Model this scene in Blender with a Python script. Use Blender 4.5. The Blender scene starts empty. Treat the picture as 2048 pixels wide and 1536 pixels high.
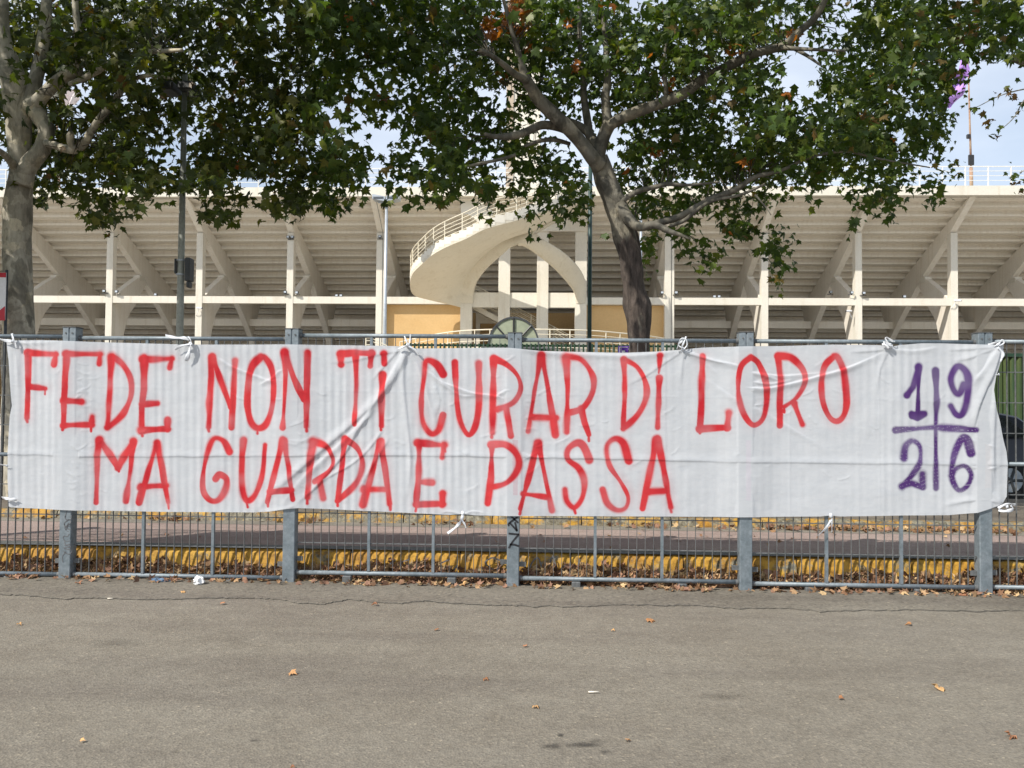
import bpy, math, random
import numpy as np
from mathutils import Vector, Matrix, noise as mnoise
R = math.radians
random.seed(11); rng = np.random.default_rng(11)
scene = bpy.context.scene
COL = scene.collection

# ------------------------------------------------------------------ camera
YAW, PITCH, ROLL, CAMZ, FPX = 0.0418, 0.0280, 0.0087, 1.56, 1658.0
_f = np.array([-math.sin(YAW)*math.cos(PITCH), math.cos(YAW)*math.cos(PITCH), math.sin(PITCH)])
_r0 = np.array([math.cos(YAW), math.sin(YAW), 0.0]); _u0 = np.cross(_r0, _f)
_r = math.cos(ROLL)*_r0 + math.sin(ROLL)*_u0
_u = -math.sin(ROLL)*_r0 + math.cos(ROLL)*_u0
CP = np.array([0, 0, CAMZ])
cam_d = bpy.data.cameras.new('camera'); cam = bpy.data.objects.new('camera', cam_d); COL.objects.link(cam)
cam.matrix_world = Matrix([[_r[0], _u[0], -_f[0], 0], [_r[1], _u[1], -_f[1], 0], [_r[2], _u[2], -_f[2], CAMZ], [0, 0, 0, 1]])
cam_d.sensor_width = 36; cam_d.lens = 36*FPX/2048; cam_d.clip_end = 2000; cam_d.clip_start = .05
scene.camera = cam

# ------------------------------------------------------------------ light
SUN_EL, SUN_AZ = R(44), R(50)          # azimuth: to the left of straight behind the camera
S = Vector((-math.cos(SUN_EL)*math.sin(SUN_AZ), -math.cos(SUN_EL)*math.cos(SUN_AZ), math.sin(SUN_EL)))
sd = bpy.data.lights.new('sun', 'SUN'); so = bpy.data.objects.new('sun', sd); COL.objects.link(so)
sd.energy = 4.9; sd.angle = R(.55); sd.color = (1, .95, .87)
so.rotation_euler = S.to_track_quat('Z', 'Y').to_euler()
W = bpy.data.worlds.new('World'); scene.world = W; W.use_nodes = True
nt = W.node_tree; nt.nodes.clear()
o_ = nt.nodes.new('ShaderNodeOutputWorld'); b_ = nt.nodes.new('ShaderNodeBackground'); b_.inputs[1].default_value = .125
sk = nt.nodes.new('ShaderNodeTexSky'); sk.sky_type = 'NISHITA'; sk.sun_disc = False
sk.sun_elevation = SUN_EL; sk.sun_rotation = math.atan2(S.x, S.y)
sk.air_density = 1.1; sk.dust_density = .6
tc = nt.nodes.new('ShaderNodeTexCoord'); mp = nt.nodes.new('ShaderNodeMapping'); mp.inputs['Scale'].default_value = (1.6, 1.6, 4.2)
nz = nt.nodes.new('ShaderNodeTexNoise'); nz.inputs['Scale'].default_value = 1.5; nz.inputs['Detail'].default_value = 7; nz.inputs['Roughness'].default_value = .52
cr = nt.nodes.new('ShaderNodeValToRGB'); cr.color_ramp.elements[0].position = .36; cr.color_ramp.elements[1].position = .68
cr.color_ramp.elements[0].color = (.34, .34, .34, 1); cr.color_ramp.elements[1].color = (.92, .92, .92, 1)
mx = nt.nodes.new('ShaderNodeMix'); mx.data_type = 'RGBA'; mx.inputs['B'].default_value = (7.1, 7.7, 8.7, 1)
L = nt.links.new
L(tc.outputs['Generated'], mp.inputs[0]); L(mp.outputs[0], nz.inputs[0]); L(nz.outputs[0], cr.inputs[0])
L(cr.outputs[0], mx.inputs['Factor']); L(sk.outputs[0], mx.inputs['A']); L(mx.outputs['Result'], b_.inputs[0]); L(b_.outputs[0], o_.inputs[0])
scene.view_settings.view_transform = 'Standard'; scene.view_settings.look = 'None'
scene.view_settings.exposure = 0.12; scene.view_settings.gamma = 1; scene.view_settings.use_curve_mapping = False
scene.cycles.max_bounces = 8; scene.cycles.transparent_max_bounces = 8

# ------------------------------------------------------------------ helpers
def at(px, py, Y):
    """the point of the plane Y=const that was measured at a pixel of the 2048x1536 photograph"""
    d = _f + _r*((px-1024)/FPX) - _u*((py-768)/FPX)
    t = Y/d[1]
    return Vector((d[0]*t, Y, CAMZ + d[2]*t))
def atz(px, py, z):
    d = _f + _r*((px-1024)/FPX) - _u*((py-768)/FPX)
    t = (z-CAMZ)/d[2]
    return Vector((d[0]*t, d[1]*t, z))
def proj(p):
    d = np.asarray(p, float) - CP
    w = d @ _f
    return 1024+FPX*(d @ _r)/w, 768-FPX*(d @ _u)/w

def node_mat(name): 
    m = bpy.data.materials.new(name); m.use_nodes = True
    n = m.node_tree; b = n.nodes['Principled BSDF']
    return m, n, b
def ramp(n, src, stops):
    r_ = n.nodes.new('ShaderNodeValToRGB'); e = r_.color_ramp.elements
    while len(e) < len(stops): e.new(.5)
    for k, (p, c) in enumerate(stops):
        e[k].position = p; e[k].color = (c[0], c[1], c[2], 1) if len(c) == 3 else c
    n.links.new(src, r_.inputs[0]); return r_
def noise_n(n, pos, scale, detail=4, rough=.55, dist=0, vec_scale=None):
    t = n.nodes.new('ShaderNodeTexNoise'); t.inputs['Scale'].default_value = scale; t.inputs['Detail'].default_value = detail
    t.inputs['Roughness'].default_value = rough; t.inputs['Distortion'].default_value = dist
    if vec_scale:
        m = n.nodes.new('ShaderNodeMapping'); m.inputs['Scale'].default_value = vec_scale
        n.links.new(pos, m.inputs[0]); pos = m.outputs[0]
    n.links.new(pos, t.inputs['Vector']); return t
def mixc(n, fac, a, b, mode='MIX', f=1.0):
    m = n.nodes.new('ShaderNodeMix'); m.data_type = 'RGBA'; m.blend_type = mode
    if fac is None: m.inputs['Factor'].default_value = f
    else: n.links.new(fac, m.inputs['Factor'])
    for s, k in ((a, 'A'), (b, 'B')):
        if isinstance(s, tuple): m.inputs[k].default_value = (*s, 1)
        else: n.links.new(s, m.inputs[k])
    return m.outputs['Result']
def bump(n, b, h, strength=.3, dist=.01):
    u = n.nodes.new('ShaderNodeBump'); u.inputs['Strength'].default_value = strength; u.inputs['Distance'].default_value = dist
    n.links.new(h, u.inputs['Height']); n.links.new(u.outputs[0], b.inputs['Normal']); return u
def pos(n): return n.nodes.new('ShaderNodeNewGeometry').outputs['Position']

def mottled(name, c1, c2, scale=3, rough=.7, metal=0, fine=60, bs=.2, bd=.004, fine_amt=.25, spec=.4, streak=None, stk=False):
    m, n, b = node_mat(name); P = pos(n)
    t = noise_n(n, P, scale, 5, .6, 0, streak); col = ramp(n, t.outputs[0], [(.3, c1), (.7, c2)]).outputs[0]
    t2 = noise_n(n, P, fine, 3, .6)
    g = ramp(n, t2.outputs[0], [(.3, (1-fine_amt,)*3), (.7, (1+fine_amt*.4,)*3)])
    col = mixc(n, None, col, g.outputs[0], 'MULTIPLY')
    n.links.new(col, b.inputs['Base Color'])
    b.inputs['Roughness'].default_value = rough; b.inputs['Metallic'].default_value = metal
    b.inputs['Specular IOR Level'].default_value = spec
    if stk:
        t3 = noise_n(n, P, 1.0, 4, .65, .2, (3.2, 3.2, .28)); col = mixc(n, None, col, ramp(n, t3.outputs[0], [(.30, (.90, .88, .84)), (.46, (1,)*3)]).outputs[0], 'MULTIPLY')
        t4 = noise_n(n, P, 5, 5, .7); col = mixc(n, None, col, ramp(n, t4.outputs[0], [(.28, (.95, .94, .92)), (.42, (1,)*3)]).outputs[0], 'MULTIPLY'); n.links.new(col, b.inputs['Base Color'])
    if bs: bump(n, b, t2.outputs[0], bs, bd)
    return m

MAT = {}
MAT['galv'] = mottled('galvanised_steel', (.15, .185, .205), (.255, .29, .315), 9, .5, .25, 45, .12, .002, .22)
MAT['galv_dark'] = mottled('weathered_steel', (.10, .105, .105), (.19, .195, .195), 7, .55, .2, 60, .1, .002, .3)
MAT['concrete'] = mottled('painted_concrete', (.72, .67, .57), (.79, .735, .63), 1.1, .8, 0, 14, .12, .01, .07, .3, None, True)
MAT['concrete_lit'] = mottled('cream_paint', (.70, .655, .56), (.755, .71, .61), .8, .75, 0, 12, .08, .008, .06, .3, None, True)
def tier_mat():
    m, n, b = node_mat('grimy_concrete'); P = pos(n)
    t = noise_n(n, P, .5, 6, .65, .3, (.6, 1, 3)); col = ramp(n, t.outputs[0], [(.25, (.76, .70, .60)), (.55, (.80, .745, .65)), (.8, (.83, .78, .68))]).outputs[0]
    t2 = noise_n(n, P, 9, 4, .7); col = mixc(n, None, col, ramp(n, t2.outputs[0], [(.3, (.93,)*3), (.6, (1,)*3)]).outputs[0], 'MULTIPLY')
    t3 = noise_n(n, P, 1.0, 3, .6, 0, (5, 5, .35)); col = mixc(n, None, col, ramp(n, t3.outputs[0], [(.33, (.93, .91, .88)), (.5, (1,)*3)]).outputs[0], 'MULTIPLY')
    n.links.new(col, b.inputs['Base Color']); b.inputs['Roughness'].default_value = .9; bump(n, b, t2.outputs[0], .15, .01)
    return m
MAT['tier'] = tier_mat()
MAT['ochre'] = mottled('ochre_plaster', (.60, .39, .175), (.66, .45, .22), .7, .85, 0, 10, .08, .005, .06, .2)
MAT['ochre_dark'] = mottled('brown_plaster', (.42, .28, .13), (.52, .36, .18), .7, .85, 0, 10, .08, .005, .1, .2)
MAT['rail_cream'] = mottled('cream_rail_paint', (.70, .63, .48), (.78, .71, .56), 5, .5, 0, 40, 0, 0, .08, .4)
MAT['rail_white'] = mottled('white_rail_paint', (.72, .72, .68), (.8, .8, .76), 5, .5, 0, 40, 0, 0, .06, .4)
MAT['black'] = mottled('black_plastic', (.02, .02, .022), (.045, .045, .045), 20, .45, 0, 80, .05, .001, .2)
MAT['darkgrey'] = mottled('dark_grey_plastic', (.05, .055, .058), (.085, .09, .095), 8, .5, 0, 60, .05, .001, .2)
MAT['pole'] = mottled('grey_green_pole_paint', (.34, .36, .31), (.45, .47, .42), 3, .55, .1, 30, .08, .002, .2)
MAT['greenpole'] = mottled('dark_green_paint', (.018, .05, .045), (.035, .075, .065), 3, .45, 0, 30, .05, .002, .2)
MAT['pale_steel'] = mottled('pale_steel', (.42, .46, .5), (.56, .6, .63), 5, .4, .4, 30, .05, .002, .12)
MAT['picket'] = mottled('green_picket_paint', (.02, .055, .03), (.04, .09, .05), 3, .5, 0, 30, .05, .002, .2)
MAT['corrugated'] = mottled('green_corrugated_sheet', (.02, .065, .03), (.11, .13, .03), 1.2, .5, 0, 30, .05, .002, .2, .4, (3, 3, .3))
MAT['glass'] = mottled('frosted_glass', (.30, .34, .25), (.42, .45, .32), 2.5, .3, 0, 8, 0, 0, .1, .5)
MAT['carpaint'] = mottled('dark_blue_car_paint', (.006, .008, .018), (.01, .013, .025), 2, .3, 0, 30, 0, 0, .05, .6)
MAT['carglass'] = mottled('tinted_glass', (.01, .012, .014), (.02, .022, .024), 2, .08, 0, 30, 0, 0, .05, .6)
MAT['rubber'] = mottled('rubber', (.015, .015, .015), (.03, .03, .03), 12, .85, 0, 60, .1, .002, .2)
MAT['red'] = mottled('red_sign_paint', (.45, .015, .03), (.55, .025, .04), 5, .4, 0, 30, 0, 0, .1)
MAT['white'] = mottled('white_paint', (.74, .74, .74), (.82, .82, .82), 5, .5, 0, 40, 0, 0, .05)
MAT['purple'] = mottled('purple_sign_paint', (.10, .03, .30), (.13, .045, .36), 5, .5, 0, 40, 0, 0, .05)
MAT['tissue'] = mottled('crumpled_tissue', (.72, .73, .73), (.84, .84, .83), 30, .9, 0, 90, .3, .004, .1)
MAT['wrapper'] = mottled('blue_foil', (.01, .05, .16), (.25, .38, .5), 30, .3, .2, 90, .2, .003, .2)
MAT['rust'] = mottled('rusty_pole', (.28, .12, .08), (.52, .38, .26), 2, .8, 0, 20, .1, .003, .3)
MAT['ink'] = mottled('black_marker', (.01, .01, .012), (.03, .03, .035), 30, .6, 0, 50, 0, 0, .2)
MAT['inkgrey'] = mottled('faded_spray', (.10, .10, .11), (.2, .2, .2), 30, .8, 0, 50, 0, 0, .2)
MAT['earth'] = mottled('packed_earth', (.10, .08, .06), (.2, .17, .13), 2, .95, 0, 40, .4, .01, .35)
MAT['lamp_glass'] = mottled('lamp_glass', (.45, .5, .55), (.6, .65, .7), 5, .2, 0, 30, 0, 0, .1)
MAT['crack'] = mottled('dirt_filled_crack', (.085, .078, .065), (.14, .128, .108), 20, .95, 0, 60, .3, .003, .3)
MAT['twig'] = mottled('twig_bark', (.05, .042, .03), (.10, .085, .06), 20, .9, 0, 60, 0, 0, .3)
MAT['soffit'] = mottled('cream_soffit', (.63, .575, .465), (.67, .615, .50), .9, .8, 0, 12, .08, .008, .05, .3, None, True)
MAT['tower_fin'] = mottled('beige_brown_plaster', (.42, .34, .26), (.52, .43, .33), .6, .85, 0, 12, .05, .005, .1, .3)
MAT['butt'] = mottled('cigarette_paper', (.7, .62, .5), (.8, .75, .65), 60, .9, 0, 90, 0, 0, .1)

def asphalt(name, lo, hi, speck=.22, tint=(1, 1, 1), sc=1.0, stains=True):
    m, n, b = node_mat(name); P = pos(n)
    big = noise_n(n, P, .55, 6, .6, .3); col = ramp(n, big.outputs[0], [(.3, lo), (.5, tuple((a+c)/2 for a, c in zip(lo, hi))), (.72, hi)]).outputs[0]
    st = noise_n(n, P, 1.1, 5, .6, .4, (.25, 1.6, 1)); col = mixc(n, None, col, ramp(n, st.outputs[0], [(.36, (.86, .85, .86)), (.55, (1.03,)*3)]).outputs[0], 'MULTIPLY')
    vo = n.nodes.new('ShaderNodeTexVoronoi'); vo.inputs['Scale'].default_value = 85*sc; n.links.new(P, vo.inputs['Vector'])
    g = n.nodes.new('ShaderNodeSeparateColor'); n.links.new(vo.outputs['Color'], g.inputs[0])
    sp = ramp(n, g.outputs[0], [(0, (1-speck, 1-speck, 1-speck)), (.25, (.93, .93, .92)), (.8, (1.05, 1.04, 1.02)), (.985, (1.2, 1.18, 1.14)), (1, (1.6, 1.55, 1.45))])
    col = mixc(n, None, col, sp.outputs[0], 'MULTIPLY')
    fn = noise_n(n, P, 38*sc, 5, .75); col = mixc(n, None, col, ramp(n, fn.outputs[0], [(.32, (.84, .83, .82)), (.62, (1.07,)*3)]).outputs[0], 'MULTIPLY')
    mid = noise_n(n, P, 7, 5, .7); col = mixc(n, None, col, ramp(n, mid.outputs[0], [(.3, (.88, .87, .86)), (.6, (1.04,)*3)]).outputs[0], 'MULTIPLY')
    if stains:
        s2 = noise_n(n, P, 1.7, 3, .5, .6); col = mixc(n, None, col, ramp(n, s2.outputs[0], [(.22, (.8, .79, .78)), (.30, (1,)*3)]).outputs[0], 'MULTIPLY')
    n.links.new(col, b.inputs['Base Color']); b.inputs['Roughness'].default_value = .88; b.inputs['Specular IOR Level'].default_value = .3
    ad = n.nodes.new('ShaderNodeMath'); ad.operation = 'ADD'; n.links.new(fn.outputs[0], ad.inputs[0]); n.links.new(vo.outputs['Distance'], ad.inputs[1])
    bump(n, b, ad.outputs[0], .55, .006)
    return m
MAT['asphalt'] = asphalt('worn_asphalt', (.176, .156, .125), (.222, .203, .168))
MAT['asphalt_strip'] = asphalt('coarse_asphalt', (.15, .133, .107), (.205, .187, .155), .38, sc=.7)
MAT['lane'] = asphalt('reddish_asphalt', (.31, .235, .21), (.36, .285, .255), .3, sc=1.3, stains=False)
MAT['gutter'] = asphalt('grey_gutter_concrete', (.21, .19, .16), (.28, .26, .22), .3, sc=1.2, stains=False)
MAT['road'] = asphalt('road_asphalt', (.07, .07, .07), (.10, .10, .098), .3, stains=False)

MAT['forecourt'] = asphalt('bounce_forecourt', (.37, .345, .30), (.45, .42, .37), .2, sc=.6, stains=False)
def kerb_mat(name, chip):
    m, n, b = node_mat(name); P = pos(n)
    t = noise_n(n, P, 4.5, 6, .7, .5); f = ramp(n, t.outputs[0], [(chip, (0, 0, 0)), (chip+.1, (1, 1, 1))])
    y = noise_n(n, P, 2.2, 4, .6); yc = ramp(n, y.outputs[0], [(.3, (.42, .205, .022)), (.6, (.53, .305, .035)), (.75, (.47, .35, .12))])
    g = noise_n(n, P, 30, 4, .7); gc = ramp(n, g.outputs[0], [(.3, (.09, .08, .05)), (.65, (.30, .28, .21))])
    col = mixc(n, f.outputs[0], gc.outputs[0], yc.outputs[0])
    d = noise_n(n, P, 13, 5, .75); col = mixc(n, None, col, ramp(n, d.outputs[0], [(.36, (.4, .36, .3)), (.56, (1,)*3)]).outputs[0], 'MULTIPLY')
    n.links.new(col, b.inputs['Base Color']); b.inputs['Roughness'].default_value = .75; bump(n, b, g.outputs[0], .4, .006)
    return m
MAT['kerb'] = kerb_mat('chipped_yellow_paint', .37); MAT['kerb_far'] = kerb_mat('worn_yellow_paint', .47)
MAT['kerb_top'] = mottled('kerb_concrete', (.11, .11, .10), (.2, .2, .185), 6, .9, 0, 50, .3, .004, .3)

def bark(name, dark_z=None, k=1.0):
    m, n, b = node_mat(name); P = pos(n)
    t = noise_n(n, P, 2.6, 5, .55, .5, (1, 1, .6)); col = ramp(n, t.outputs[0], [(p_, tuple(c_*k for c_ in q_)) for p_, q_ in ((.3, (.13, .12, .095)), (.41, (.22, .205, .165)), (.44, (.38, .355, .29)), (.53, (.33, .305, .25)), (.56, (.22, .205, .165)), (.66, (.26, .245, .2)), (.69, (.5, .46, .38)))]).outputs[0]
    t2 = noise_n(n, P, 26, 5, .7, 0, (1, 1, .35)); h = t2.outputs[0]
    col = mixc(n, None, col, ramp(n, h, [(.3, (.72, .70, .68)), (.6, (1.06,)*3)]).outputs[0], 'MULTIPLY')
    vt = n.nodes.new('ShaderNodeTexVoronoi'); vt.inputs['Scale'].default_value = 9; wn = noise_n(n, P, 7, 4, .6); wv = n.nodes.new('ShaderNodeMix'); wv.data_type = 'RGBA'; wv.inputs['Factor'].default_value = .18
    n.links.new(P, wv.inputs['A']); n.links.new(wn.outputs['Color'], wv.inputs['B']); n.links.new(wv.outputs['Result'], vt.inputs['Vector'])
    sc2 = n.nodes.new('ShaderNodeSeparateColor'); n.links.new(vt.outputs['Color'], sc2.inputs[0])
    col = mixc(n, None, col, ramp(n, sc2.outputs[0], [(.0, (.72, .71, .68)), (.3, (.95, .95, .94)), (.7, (1.05, 1.04, 1.0)), (.95, (1.35, 1.3, 1.18))]).outputs[0], 'MULTIPLY')
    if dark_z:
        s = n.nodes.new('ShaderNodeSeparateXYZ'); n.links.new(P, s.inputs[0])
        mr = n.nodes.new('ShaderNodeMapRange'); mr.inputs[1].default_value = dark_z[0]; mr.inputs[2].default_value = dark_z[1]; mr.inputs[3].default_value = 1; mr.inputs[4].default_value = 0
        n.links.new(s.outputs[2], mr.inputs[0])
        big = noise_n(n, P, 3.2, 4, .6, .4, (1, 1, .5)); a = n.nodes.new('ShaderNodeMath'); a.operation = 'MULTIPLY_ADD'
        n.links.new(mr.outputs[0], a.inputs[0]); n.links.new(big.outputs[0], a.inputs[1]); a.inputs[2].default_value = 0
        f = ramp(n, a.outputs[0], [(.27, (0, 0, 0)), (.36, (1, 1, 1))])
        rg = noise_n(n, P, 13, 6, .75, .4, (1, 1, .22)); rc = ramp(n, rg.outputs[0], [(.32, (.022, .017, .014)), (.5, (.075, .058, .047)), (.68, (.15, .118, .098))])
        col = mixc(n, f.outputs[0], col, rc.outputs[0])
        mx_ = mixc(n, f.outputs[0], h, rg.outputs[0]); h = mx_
    n.links.new(col, b.inputs['Base Color']); b.inputs['Roughness'].default_value = .85
    bump(n, b, h, .9 if dark_z else .5, .03 if dark_z else .008)
    return m
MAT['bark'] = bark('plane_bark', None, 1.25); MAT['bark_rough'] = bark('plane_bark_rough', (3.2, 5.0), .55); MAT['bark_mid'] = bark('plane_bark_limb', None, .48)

def leaf_mat(name, trans=.42, rough=.45):
    m, n, b = node_mat(name)
    a = n.nodes.new('ShaderNodeVertexColor'); a.layer_name = 'Col'
    P = pos(n); t = noise_n(n, P, 45, 3, .6); c = mixc(n, None, a.outputs[0], ramp(n, t.outputs[0], [(.3, (.75,)*3), (.7, (1.15,)*3)]).outputs[0], 'MULTIPLY')
    n.links.new(c, b.inputs['Base Color']); b.inputs['Roughness'].default_value = rough; b.inputs['Specular IOR Level'].default_value = .45
    tr = n.nodes.new('ShaderNodeBsdfTranslucent'); n.links.new(mixc(n, None, c, (1.3, 1.35, .6), 'MULTIPLY'), tr.inputs[0])
    ms = n.nodes.new('ShaderNodeMixShader'); ms.inputs[0].default_value = trans
    n.links.new(b.outputs[0], ms.inputs[1]); n.links.new(tr.outputs[0], ms.inputs[2])
    n.links.new(ms.outputs[0], n.nodes['Material Output'].inputs[0]); return m
MAT['leaf'] = leaf_mat('plane_leaf'); MAT['dryleaf'] = leaf_mat('dry_leaf', .08, .8)

def cloth_mat():
    m, n, b = node_mat('painted_nonwoven_cloth')
    a = n.nodes.new('ShaderNodeVertexColor'); a.layer_name = 'Col'; P = pos(n)
    t = noise_n(n, P, 14, 6, .7, .2, (.6, 1, 1.6)); t2 = noise_n(n, P, 120, 3, .6)
    c = mixc(n, None, a.outputs[0], ramp(n, t.outputs[0], [(.35, (.93, .94, .95)), (.6, (1.0,)*3)]).outputs[0], 'MULTIPLY')
    n.links.new(c, b.inputs['Base Color']); b.inputs['Roughness'].default_value = .85; b.inputs['Specular IOR Level'].default_value = .25
    ad = n.nodes.new('ShaderNodeMath'); ad.operation = 'ADD'; n.links.new(t.outputs[0], ad.inputs[0]); n.links.new(t2.outputs[0], ad.inputs[1])
    bump(n, b, ad.outputs[0], .22, .004)
    tr = n.nodes.new('ShaderNodeBsdfTranslucent'); n.links.new(c, tr.inputs[0])
    ms = n.nodes.new('ShaderNodeMixShader'); ms.inputs[0].default_value = .34
    n.links.new(b.outputs[0], ms.inputs[1]); n.links.new(tr.outputs[0], ms.inputs[2])
    n.links.new(ms.outputs[0], n.nodes['Material Output'].inputs[0]); return m
MAT['cloth'] = cloth_mat()

def M(k): return MAT[k]
ORIG = {}
def thing(name, label, cat, loc=(0, 0, 0), group=None, rz=0):
    o = bpy.data.objects.new(name, None); COL.objects.link(o); o.location = loc; o.rotation_euler = (0, 0, rz); o.empty_display_size = .1
    o['label'] = label; o['category'] = cat
    if group: o['group'] = group
    ORIG[o] = Vector(loc); return o
def tag(o, label=None, cat=None, group=None, kind=None):
    for k, v in (('label', label), ('category', cat), ('group', group), ('kind', kind)):
        if v: o[k] = v
    return o
def link_mesh(name, me, parent=None):
    o = bpy.data.objects.new(name, me); COL.objects.link(o)
    if parent: o.parent = parent
    ORIG[o] = ORIG.get(parent, Vector((0, 0, 0))); return o

class MB:
    """collects shapes (world coordinates) and links them as ONE mesh object"""
    def __init__(s): s.v = []; s.f = []
    def add(s, v, f):
        k = len(s.v); s.v += [tuple(p) for p in v]; s.f += [tuple(k+i for i in q) for q in f]; return s
    def box(s, a, b):
        x0, y0, z0 = (min(p, q) for p, q in zip(a, b)); x1, y1, z1 = (max(p, q) for p, q in zip(a, b))
        return s.add([(x0, y0, z0), (x1, y0, z0), (x1, y1, z0), (x0, y1, z0), (x0, y0, z1), (x1, y0, z1), (x1, y1, z1), (x0, y1, z1)],
                     [(0, 3, 2, 1), (4, 5, 6, 7), (0, 1, 5, 4), (1, 2, 6, 5), (2, 3, 7, 6), (3, 0, 4, 7)])
    def bbox(s, a, b, c=.006):
        """box with chamfered edges"""
        x0, y0, z0 = (min(p, q) for p, q in zip(a, b)); x1, y1, z1 = (max(p, q) for p, q in zip(a, b))
        rings = []
        for z, i in ((z0, c), (z0+c, 0), (z1-c, 0), (z1, c)):
            X0, X1, Y0, Y1 = x0+i, x1-i, y0+i, y1-i; k = c
            rings.append([(X0+k, Y0, z), (X1-k, Y0, z), (X1, Y0+k, z), (X1, Y1-k, z), (X1-k, Y1, z), (X0+k, Y1, z), (X0, Y1-k, z), (X0, Y0+k, z)])
        v = [p for r_ in rings for p in r_]; f = [tuple(range(7, -1, -1)), tuple(range(24, 32))]
        for j in range(3):
            for i in range(8): f.append((j*8+i, j*8+(i+1) % 8, j*8+8+(i+1) % 8, j*8+8+i))
        return s.add(v, f)
    def tube(s, pts, rad, n=8, cap=True, jitter=0, flat=1.0):
        pts = [Vector(p) for p in pts]; m = len(pts)
        if not hasattr(rad, '__len__'): rad = [rad]*m
        v = []; up = None
        for i, p in enumerate(pts):
            d = (pts[min(i+1, m-1)] - pts[max(i-1, 0)]).normalized()
            if up is None: up = Vector((0, 0, 1)) if abs(d.z) < .9 else Vector((0, 1, 0))
            a = d.cross(up).normalized(); b2 = a.cross(d).normalized(); up = b2
            for k in range(n):
                t = 2*math.pi*k/n; q = math.cos(t)*a + math.sin(t)*b2*flat; r_ = rad[i]
                if jitter: r_ *= 1+jitter*mnoise.noise(Vector((p.x*3+q.x*1.3, p.y*3+q.y*1.3, p.z*1.8+q.z)))+jitter*.5*mnoise.noise(Vector((p.x*9+q.x*4, p.y*9+q.y*4, p.z*5)))
                v.append(p+q*r_)
        f = [(i*n+k, i*n+(k+1) % n, (i+1)*n+(k+1) % n, (i+1)*n+k) for i in range(m-1) for k in range(n)]
        if cap: f += [tuple(range(n-1, -1, -1)), tuple(range((m-1)*n, m*n))]
        return s.add(v, f)
    def prism(s, poly, fn0, fn1):
        """poly of 2D points mapped by fn0 / fn1 to the two faces"""
        n = len(poly); v = [fn0(*p) for p in poly]+[fn1(*p) for p in poly]
        return s.add(v, [tuple(range(n-1, -1, -1)), tuple(range(n, 2*n))]+[(i, (i+1) % n, n+(i+1) % n, n+i) for i in range(n)])
    def loft(s, rows, close=False):
        n = len(rows[0]); v = [p for r_ in rows for p in r_]
        return s.add(v, [(j*n+i, j*n+i+1, (j+1)*n+i+1, (j+1)*n+i) for j in range(len(rows)-1) for i in range(n-1)])
    def build(s, name, mat, parent=None, smooth=False):
        me = bpy.data.meshes.new(name); o = Vector(ORIG.get(parent, (0, 0, 0)))
        me.from_pydata([(p[0]-o.x, p[1]-o.y, p[2]-o.z) for p in s.v], [], s.f); me.materials.append(mat); me.update()
        if smooth: me.polygons.foreach_set('use_smooth', [True]*len(me.polygons))
        return link_mesh(name, me, parent)
def cat(pts, k=6):
    """Catmull-Rom through the points"""
    P = [np.array(p, float) for p in pts]; out = []
    for i in range(len(P)-1):
        a, b, c, d = P[max(i-1, 0)], P[i], P[i+1], P[min(i+2, len(P)-1)]
        for j in range(k):
            t = j/k; out.append(.5*((2*b)+(-a+c)*t+(2*a-5*b+4*c-d)*t*t+(-a+3*b-3*c+d)*t**3))
    out.append(P[-1]); return out
def place(o, loc, parent=None, name=None):
    c = o.copy(); COL.objects.link(c); c.location = loc
    if parent: c.parent = parent
    return c
def smooth_noise(xx, yy, cell, seed):
    """2D value noise on arrays (numpy)"""
    r2 = np.random.default_rng(seed); G = r2.random((256, 256))
    X, Y = xx/cell, yy/cell; i, j = np.floor(X).astype(int), np.floor(Y).astype(int); fx, fy = X-i, Y-j
    fx = fx*fx*(3-2*fx); fy = fy*fy*(3-2*fy); i &= 255; j &= 255; i1 = (i+1) & 255; j1 = (j+1) & 255
    return (G[i, j]*(1-fx)+G[i1, j]*fx)*(1-fy)+(G[i, j1]*(1-fx)+G[i1, j1]*fx)*fy

# ------------------------------------------------------------------ ground
FY = 7.28                                 # plane of the fence
g = MB(); g.add([(-300, -60, 0), (300, -60, 0), (300, 500, 0), (-300, 500, 0)], [(0, 1, 2, 3)])
tag(g.build('ground', M('asphalt')), kind='structure')
crack = [(-500, 1182), (-200, 1188), (0, 1190), (60, 1193), (130, 1199), (200, 1197), (300, 1201), (350, 1199), (420, 1197), (500, 1197), (560, 1200), (600, 1208), (650, 1209), (700, 1200), (740, 1205), (800, 1208), (850, 1202), (900, 1208),
         (1000, 1212), (1050, 1213), (1150, 1215), (1250, 1210), (1320, 1212), (1400, 1212), (1480, 1219), (1560, 1217), (1640, 1224), (1740, 1222), (1840, 1221), (1950, 1224), (2048, 1222), (2300, 1226), (2600, 1230)]
cp = []
for a, b in zip(crack[:-1], crack[1:]):
    for k in range(12):
        t = k/12; x = a[0]+(b[0]-a[0])*t; y = a[1]+(b[1]-a[1])*t
        cp.append((x, y+2.6*mnoise.noise(Vector((x*.035, 3, 0)))+1.5*mnoise.noise(Vector((x*.14, 8, 0)))))
cg = [atz(x, y, 0) for x, y in cp]
s = MB(); ys = [0, .004, .012, .3, .6]
s.loft([[(p.x, p.y, .0005) for p in cg], [(p.x, p.y+.012, .008) for p in cg], [(p.x, 7.47, .0085) for p in cg]])
tag(s.build('pavement_strip', M('asphalt_strip')), kind='structure')
s = MB(); cr_v = []
for i, p in enumerate(cg):
    w = max(.0, .0015+.011*mnoise.noise(Vector((p.x*1.7, 1, 7)))+.007*mnoise.noise(Vector((p.x*9, 1, 7))))
    cr_v.append(((p.x, p.y-w-.001, .0045), (p.x, p.y+.004, .0085)))
s.loft([[a for a, b in cr_v], [b for a, b in cr_v]])
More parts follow.
